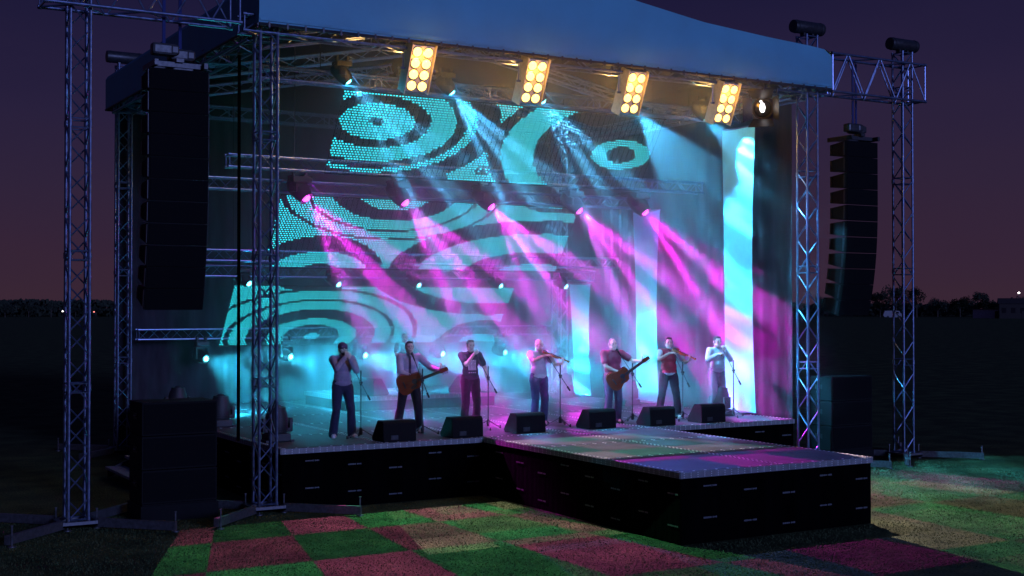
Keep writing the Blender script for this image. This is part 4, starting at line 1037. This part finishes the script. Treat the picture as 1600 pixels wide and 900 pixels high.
def guitar(label, pers, a, b):
    t = thing('acoustic_guitar', label, 'guitar', group='acoustic guitars')
    body = outline([(-.25, 0), (-.22, .15), (-.1, .2), (.03, .145), (.14, .135), (.225, .12), (.25, .03), (.25, -.03), (.2, -.06), (.165, -.125), (.09, -.15), (.02, -.145), (-.1, -.2), (-.22, -.15)])
    q = MB(); q.prism(body, -.055, .055); bo = q.build('guitar_body', WOOD1, t); bv = bo.modifiers.new('b', 'BEVEL'); bv.width = .008; bv.segments = 2; bv.limit_method = 'ANGLE'; bv.angle_limit = R(50)
    q = MB(); q.prism([(x * .985 - .001, y * .985) for x, y in body], .0551, .0575); q.build('soundboard', vary(mat('spruce_' + str(len(MATS)), (.22, .05, .016), .22), 14, .25, .06, stretch=(1, 12, 1)), bo)
    q = MB(); q.lathe([(.052, 0), (.052, .0015)], Matrix.Translation((.085, 0, .058)), 24); q.build('soundhole', BLACK, bo)
    q = MB(); q.prism(outline([(.1, -.06), (.03, -.06), (-.03, -.1), (.02, -.13), (.1, -.1)]), .0578, .0592); q.build('pickguard', WOODD, bo)
    q = MB(); q.box((-.115, 0, .062), (.03, .13, .01)); q.build('bridge', WOODD, bo)
    q = MB(); q.box((.4, 0, .052), (.38, .054, .03)); q.box((.37, 0, .0705), (.44, .052, .006))
    for k in range(14): q.box((.58 - .36 * (1 - .5 ** (k / 10)) , 0, .0745), (.003, .052, .002))
    q.build('neck', WOODD, t)
    q = MB(); q.prism([(.585, -.028), (.6, -.042), (.75, -.036), (.755, 0), (.75, .036), (.6, .042), (.585, .028)], .038, .058); hs = q.build('headstock', WOOD1, t)
    q = MB()
    for k in range(3):
        for e in (-1, 1): q.tube((.63 + k * .042, e * .04, .048), (.63 + k * .042, e * .062, .048), .006, 8); q.box((.63 + k * .042, e * .068, .048), (.016, .012, .01))
    q.build('tuners', CHROME, hs)
    q = MB()
    for k in range(6): q.tube((-.115, -.025 + .01 * k, .069), (.6, -.018 + .0072 * k, .078), .0009, 4)
    q.build('strings', CHROME, t)
    place(t, pers, a, b, (0, -.2, 1))
    return t
guitar('red brown acoustic guitar held level by the guitarist in the tie', p2, (-.0, -.2, .96), (.62, -.26, 1.2))
guitar('red brown acoustic guitar held steeply by the guitarist in maroon', p5, (.04, -.22, .93), (.5, -.44, 1.3))
def violin(label, pers, a, b):
    t = thing('violin', label, 'violin', group='violins')
    body = outline([(0, 0), (.02, .075), (.08, .1), (.13, .075), (.17, .055), (.21, .058), (.25, .082), (.31, .08), (.35, .03), (.352, 0), (.35, -.03), (.31, -.08), (.25, -.082), (.21, -.058), (.17, -.055), (.13, -.075), (.08, -.1), (.02, -.075)], 4)
    q = MB(); q.prism(body, -.018, .018); bo = q.build('violin_body', WOOD2, t); bv = bo.modifiers.new('b', 'BEVEL'); bv.width = .006; bv.segments = 2
    q = MB(); q.box((.35, 0, .03), (.26, .026, .007)); q.build('fingerboard', BLACK, t)
    q = MB(); q.box((.42, 0, .014), (.14, .024, .024)); q.build('neck', WOOD2, t)
    q = MB(); q.box((.52, 0, .014), (.08, .024, .026)); q.tube((.575, -.016, .012), (.575, .016, .012), .022, 14)
    for e in (-1, 1): q.tube((.51, e * .01, .014), (.51, e * .04, .014), .005, 8); q.tube((.535, e * .01, .014), (.535, e * .04, .014), .005, 8)
    q.build('scroll', WOOD2, t)
    q = MB(); q.box((.19, 0, .032), (.006, .045, .03)); q.build('bridge', WOOD1, bo)
    q = MB(); q.box((.07, 0, .03), (.11, .03, .007)); q.build('tailpiece', BLACK, bo)
    q = MB(); q.ell((.02, .04, .03), (.035, .03, .012)); q.build('chin_rest', BLACK, bo)
    place(t, pers, a, b, (.2, -.5, 1) if False else (0, 1, .25))
    return t
violin('violin under the chin of the bald man', p4, (.05, -.1, 1.475), (.34, -.46, 1.3))
violin('violin under the chin of the man in the red vest', p6, (.06, -.11, 1.475), (.4, -.42, 1.3))

# ------------------------------------------------------------------ microphones on stands
def mic_stand(lab, lab2, x, y, mouth, gap=.05):
    t = thing('microphone_stand', lab, 'microphone stand', (x, y, H + .003), 0, 'boom microphone stands'); o = Vector((x, y, H + .003))
    zc = .98; q = MB(); q.tube((0, 0, .1), (0, 0, zc), .012, 10); q.build('pole', STEEL, t)
    q = MB(); q.tube((0, 0, zc - .03), (0, 0, zc + .04), .02, 10); q.tube((0, -.03, zc + .02), (0, .03, zc + .02), .024, 12); q.build('clutch', BLACK, t)
    q = MB(); q.tube((0, 0, zc + .04), (0, 0, zc + .24), .0125, 8); q.build('upper_tube', BLACK, t)
    c = Vector((0, 0, zc + .02)); m = Vector(mouth) - o; d = (m - c).normalized(); tip = m - d * (.16 + gap)
    q = MB(); q.tube(c - d * .3, tip, .0085, 8); q.build('boom', STEEL, t)
    q = MB(); q.tube(c - d * .36, c - d * .26, .018, 10); q.build('counterweight', BLACK, t)
    for k in range(3):
        a = R(120 * k + 35 + x * 20); q = MB(); e = Vector((.3 * math.cos(a), .3 * math.sin(a), .012)); q.tube((0, 0, .17), e, .009, 8); lg = q.build('leg', STEEL, t)
        q = MB(); q.tube(e * .9 + Vector((0, 0, .013)), e, .014, 8); q.lathe([(.014, 0), (.016, .02), (.012, .06)], Matrix.Translation(e - Vector((0, 0, .012))), 8); q.build('foot', BLACK, lg)
    q = MB(); q.lathe([(.03, .06), (.034, .1), (.03, .17), (.018, .19)], None, 10); q.build('hub', BLACK, t)
    mt = thing('microphone', lab2, 'microphone', o + tip, 0, 'black microphones on the stands'); M = TR((0, 0, 0), d)
    q = MB(); q.lathe([(.011, -.02), (.013, 0), (.018, .11), (.02, .115)], M, 14); q.build('mic_handle', BLACK, mt, True)
    q = MB(); q.lathe([(.02, .112), (.027, .122), (.028, .14), (.022, .158), (.008, .166)], M, 16); q.build('grille', GREYPL, mt, True)
MS = [(1.86, .98, p1, m1, 'the capped man'), (3.11, 1.0, p2, m2, 'the guitarist in the tie'), (4.68, 1.3, p3, m3, 'the singer in the printed shirt'), (6.22, 1.12, p4, m4, 'the bald violinist'), (7.91, 1.02, p5, m5, 'the guitarist in maroon'), (9.12, .92, p6, m6, 'the violinist in the red vest'), (10.6, 1.05, p7, m7, 'the man in the grey sweater')]
for x, y, pp, mm, who in MS:
    mic_stand('boom microphone stand before %s' % who, 'black microphone at the mouth of %s' % who, x, y, px(pp, mm))

# ------------------------------------------------------------------ far field
def at(u, v, D):                                # a far point from a bearing and a distance
    b_ = math.atan((u - 800) / 2012.9) + R(30.3627); return Vector((-7.567 + D * math.sin(b_), -20.5175 + D * math.cos(b_), 0))
def tree_meshes(seed, hgt, wid, dens):
    rr = random.Random(seed); tk = MB(); tk.tube((0, 0, 0), (0, 0, hgt * .45), hgt * .028, 8, hgt * .016)
    lf = MB(); blobs = []
    for k in range(11):
        a = rr.uniform(0, 6.28); r_ = rr.uniform(.1, .36) * wid; z = rr.uniform(.38, .86) * hgt; c = Vector((r_ * math.cos(a), r_ * math.sin(a), z)); blobs.append((c, rr.uniform(.14, .24) * wid))
        tk.tube((0, 0, hgt * rr.uniform(.25, .45)), c, hgt * .011, 6, hgt * .004)
    vs = []; fs = []
    for c, r_ in blobs:
        for k in range(dens):
            d = Vector((rr.gauss(0, 1), rr.gauss(0, 1), rr.gauss(0, .8))).normalized() * r_ * rr.random() ** .4; p = c + d; u = Vector((rr.gauss(0, 1), rr.gauss(0, 1), rr.gauss(0, 1))).normalized(); v_ = u.orthogonal().normalized(); s = rr.uniform(.2, .42); i = len(vs)
            vs += [p - u * s, p + v_ * s * .7, p + u * s, p - v_ * s * .7]; fs.append((i, i + 1, i + 2, i + 3))
    lf.add(vs, fs); return tk, lf
TG = 'dark trees along the far edge of the field'
protos = []
for sd, hg, wd in ((1, 11, 9), (2, 9, 10), (3, 13, 10)):
    tk, lf = tree_meshes(sd, hg, wd, 130); protos.append((tk.mesh('trunk'), lf.mesh('crown')))
    protos[-1][0].materials.append(BARK); protos[-1][1].materials.append(LEAF)
rr = random.Random(21)
spots_ = [(1292, 430, .8, 1), (1330, 440, .75, 1), (1375, 425, .75, 0), (1400, 415, .8, 2), (1432, 420, .78, 2), (1465, 440, .75, 1), (1500, 445, .8, 1), (1530, 450, .75, 0), (1552, 450, .7, 1), (1583, 440, .55, 1), (1605, 440, .9, 1),
          (8, 430, .55, 1), (45, 440, .5, 1), (80, 436, .46, 0), (118, 440, .42, 1), (150, 440, .42, 1), (186, 440, .4, 1)]
wh = {0: 'narrow', 1: 'broad', 2: 'tall rounded'}
for n_, (u, D, s, k) in enumerate(spots_):
    p = at(u, 0, D)
    if u > 800: lab = ['broad dark tree on the far field edge, just right of the hanging loudspeakers', 'broad dark tree behind the foot of the right hanging loudspeakers', 'dark tree left of the tall rounded tree behind the right outer tower', 'tall rounded dark tree directly behind the right outer tower', 'tall rounded dark tree just right of the right outer tower', 'low dark tree second right of the right outer tower',
               'small dark tree midway between the right outer tower and the pale shed', 'small dark tree just left of the pale shed', 'small dark tree behind the pale shed', 'lowest dark tree behind the dark house', 'dark tree at the right picture edge beyond the dark house'][n_]
    else: lab = 'low dark far tree on the left skyline, %s from the left picture edge' % ('first', 'second', 'third', 'fourth', 'fifth', 'sixth')[n_ - 11]
    t = thing('tree', lab, 'tree', p, rr.uniform(0, 6), TG); t.scale = (s * rr.uniform(.95, 1.1), s, s)
    for nm, me in zip(('trunk', 'crown'), protos[k]):
        o = bpy.data.objects.new(nm, me); col.objects.link(o); o.parent = t
hd = MB(); vs = []; fs = []; rr = random.Random(4)
for i in range(9000):
    u = rr.uniform(-60, 1660) if i % 3 else rr.choice((rr.uniform(-60, 240), rr.uniform(1270, 1660))); D = rr.uniform(455, 480); p = at(u, 0, D); base = 4.2 + 1.2 * noise.noise((u * .012, 0, 5)) + (1.0 if u < 300 else 0)
    p.z = base * rr.random() ** .7; a = Vector((rr.gauss(0, 1), rr.gauss(0, 1), rr.gauss(0, 1))).normalized(); c = a.orthogonal().normalized(); s = rr.uniform(.5, 1.1); k = len(vs)
    vs += [p - a * s, p + c * s, p + a * s, p - c * s]; fs.append((k, k + 1, k + 2, k + 3))
hd.add(vs, fs); o = hd.build('far_wood', LEAF); tag(o, 'dark far wood running along the horizon behind the field', 'wood', kind='stuff')
def house(name, label, u, D, w_, d_, h_, wall, rz, roofh=0, win=3):
    t = thing(name, label, 'building', at(u, 0, D), rz)
    q = MB(); q.box((0, 0, h_ / 2), (w_, d_, h_)); q.build('wall', wall, t)
    q = MB()
    if roofh: q.add([(-w_ / 2 - .3, -d_ / 2 - .3, h_), (w_ / 2 + .3, -d_ / 2 - .3, h_), (w_ / 2 + .3, d_ / 2 + .3, h_), (-w_ / 2 - .3, d_ / 2 + .3, h_), (-w_ / 2 - .3, 0, h_ + roofh), (w_ / 2 + .3, 0, h_ + roofh)], [(0, 1, 5, 4), (2, 3, 4, 5), (0, 4, 3), (1, 2, 5), (3, 2, 1, 0)])
    else: q.box((0, 0, h_ + .1), (w_ + .4, d_ + .4, .2))
    q.build('roof', TILE, t)
    for k in range(win):
        q = MB(); x = -w_ / 2 + w_ * (k + .5) / win; q.box((x, -d_ / 2 - .02, h_ * .55), (w_ / win * .45, .06, h_ * .35)); q.build('window', WINDOW, t)
    q = MB(); q.box((w_ * .38, -d_ / 2 - .025, 1.05), (1.1, .07, 2.1)); q.build('door', TILE, t)
RZc = R(-48)
house('shed', 'long pale shed far across the field left of the dark house', 1541, 400, 7.2, 5, 2.6, PALEWALL, RZc, 0, 0)
house('house', 'dark brick house far across the field at the right', 1582, 395, 7.4, 7, 4.2, DARKWALL, RZc, 1.6, 3)
t = thing('parked_van', 'pale van parked far across the field behind the right outer tower', 'van', at(1396, 0, 395), R(-40))
q = MB(); q.prism(outline([(-2.6, .35), (-2.6, 1.9), (-2.2, 2.15), (1.3, 2.15), (1.8, 1.6), (2.5, 1.2), (2.65, .9), (2.6, .35)], 3), -.95, .95, Matrix(((1, 0, 0, 0), (0, 0, -1, 0), (0, 1, 0, 0), (0, 0, 0, 1)))); q.build('body', CARP, t)
q = MB(); q.box((.9, -.955, 1.6), (1.0, .02, .5)); q.build('window', WINDOW, t)
for x in (-1.7, 1.7):
    for y in (-.85, .85): q = MB(); q.tube((x, y - .1, .34), (x, y + .1, .34), .34, 16); q.build('wheel', RUBBER, t)
def lamp(label, u, D, z, m, r_=.35):
    t = thing('street_lamp', label, 'street lamp', at(u, 0, D), 0, 'far lamps on the horizon')
    q = MB(); q.tube((0, 0, 0), (0, 0, z), .09, 8, .06); q.build('post', BLACKM, t); q = MB(); q.ell((0, 0, z + r_ * .5), (r_, r_, r_ * .8)); q.build('lamp_head', m, t, True)
lamp('white lamp far away on the horizon beside the left outer tower', 98, 420, 1.8, LAMPW, .24)
lamp('reddish lamp far away on the horizon right of the left outer tower', 147, 425, 1.6, LAMPR, .22)
lamp('tall lamp with a pinkish light above the far house', 1592, 410, 7.3, LAMPW, .32)
lamp('pale lamp on the horizon seen through the open left side of the stage', 322, 420, 1.6, LAMPW, .22)

# ------------------------------------------------------------------ stage smoke
def smoke():
    q = MB(); x0, x1, y0, y1, z0, z1 = -1.2, 17.5, -2.4, 10.4, 1.075, 8.9
    q.box(((x0 + x1) / 2, (y0 + y1) / 2, (z0 + z1) / 2), (x1 - x0, y1 - y0, z1 - z0))
    m = bpy.data.materials.new('stage_smoke'); m.use_nodes = True; nt = m.node_tree
    nt.nodes.remove(nt.nodes['Principled BSDF']); out = nt.nodes['Material Output']
    v = nt.nodes.new('ShaderNodeVolumePrincipled'); v.inputs['Color'].default_value = (.85, .87, .9, 1); v.inputs['Anisotropy'].default_value = .25
    v.inputs['Density'].default_value = DENS
    geo = nt.nodes.new('ShaderNodeNewGeometry'); s = nt.nodes.new('ShaderNodeSeparateXYZ'); nt.links.new(geo.outputs['Position'], s.inputs[0])
    def ramp(sock, a, b_):
        r_ = nt.nodes.new('ShaderNodeMapRange'); r_.interpolation_type = 'SMOOTHSTEP'; r_.inputs['From Min'].default_value = a; r_.inputs['From Max'].default_value = b_; nt.links.new(sock, r_.inputs['Value']); return r_.outputs[0]
    def mul(a, b_):
        n = nt.nodes.new('ShaderNodeMath'); n.operation = 'MULTIPLY'
        for i, x in enumerate((a, b_)):
            if isinstance(x, (int, float)): n.inputs[i].default_value = x
            else: nt.links.new(x, n.inputs[i])
        return n.outputs[0]
    def add_(a, b_):
        n = nt.nodes.new('ShaderNodeMath'); n.operation = 'ADD'; nt.links.new(a, n.inputs[0]); nt.links.new(b_, n.inputs[1]); return n.outputs[0]
    if HETERO:
        f = mul(mul(ramp(s.outputs['X'], -.4, 4.6), ramp(s.outputs['X'], 13.0, 10.9)), ramp(add_(s.outputs['Y'], add_(mul(ramp(s.outputs['X'], 10.4, 12.8), .9), mul(ramp(s.outputs['Z'], 7.0, 7.7), 2.2))), .2, 1.6))
        f = mul(f, ramp(s.outputs['Z'], 8.9, 7.8))
        nt.links.new(mul(f, DENS), v.inputs['Density'])
    nt.links.new(v.outputs[0], out.inputs['Volume'])
    o = q.build('haze', m); tag(o, 'thin theatrical smoke filling the stage and catching the beams', 'haze', kind='stuff')
DENS = .066; HETERO = True
smoke()

# ------------------------------------------------------------------ render settings
scene.view_settings.view_transform = 'Standard'; scene.view_settings.look = 'None'; scene.view_settings.exposure = 0; scene.view_settings.gamma = 1
c = scene.cycles
c.use_denoising = True; c.use_adaptive_sampling = False
c.max_bounces = 6; c.diffuse_bounces = 2; c.glossy_bounces = 2; c.transmission_bounces = 2; c.volume_bounces = 0; c.transparent_max_bounces = 6
c.caustics_reflective = False; c.caustics_refractive = False
c.use_light_tree = True; c.sample_clamp_indirect = 4
c.volume_step_rate = 1.0; c.volume_max_steps = 128
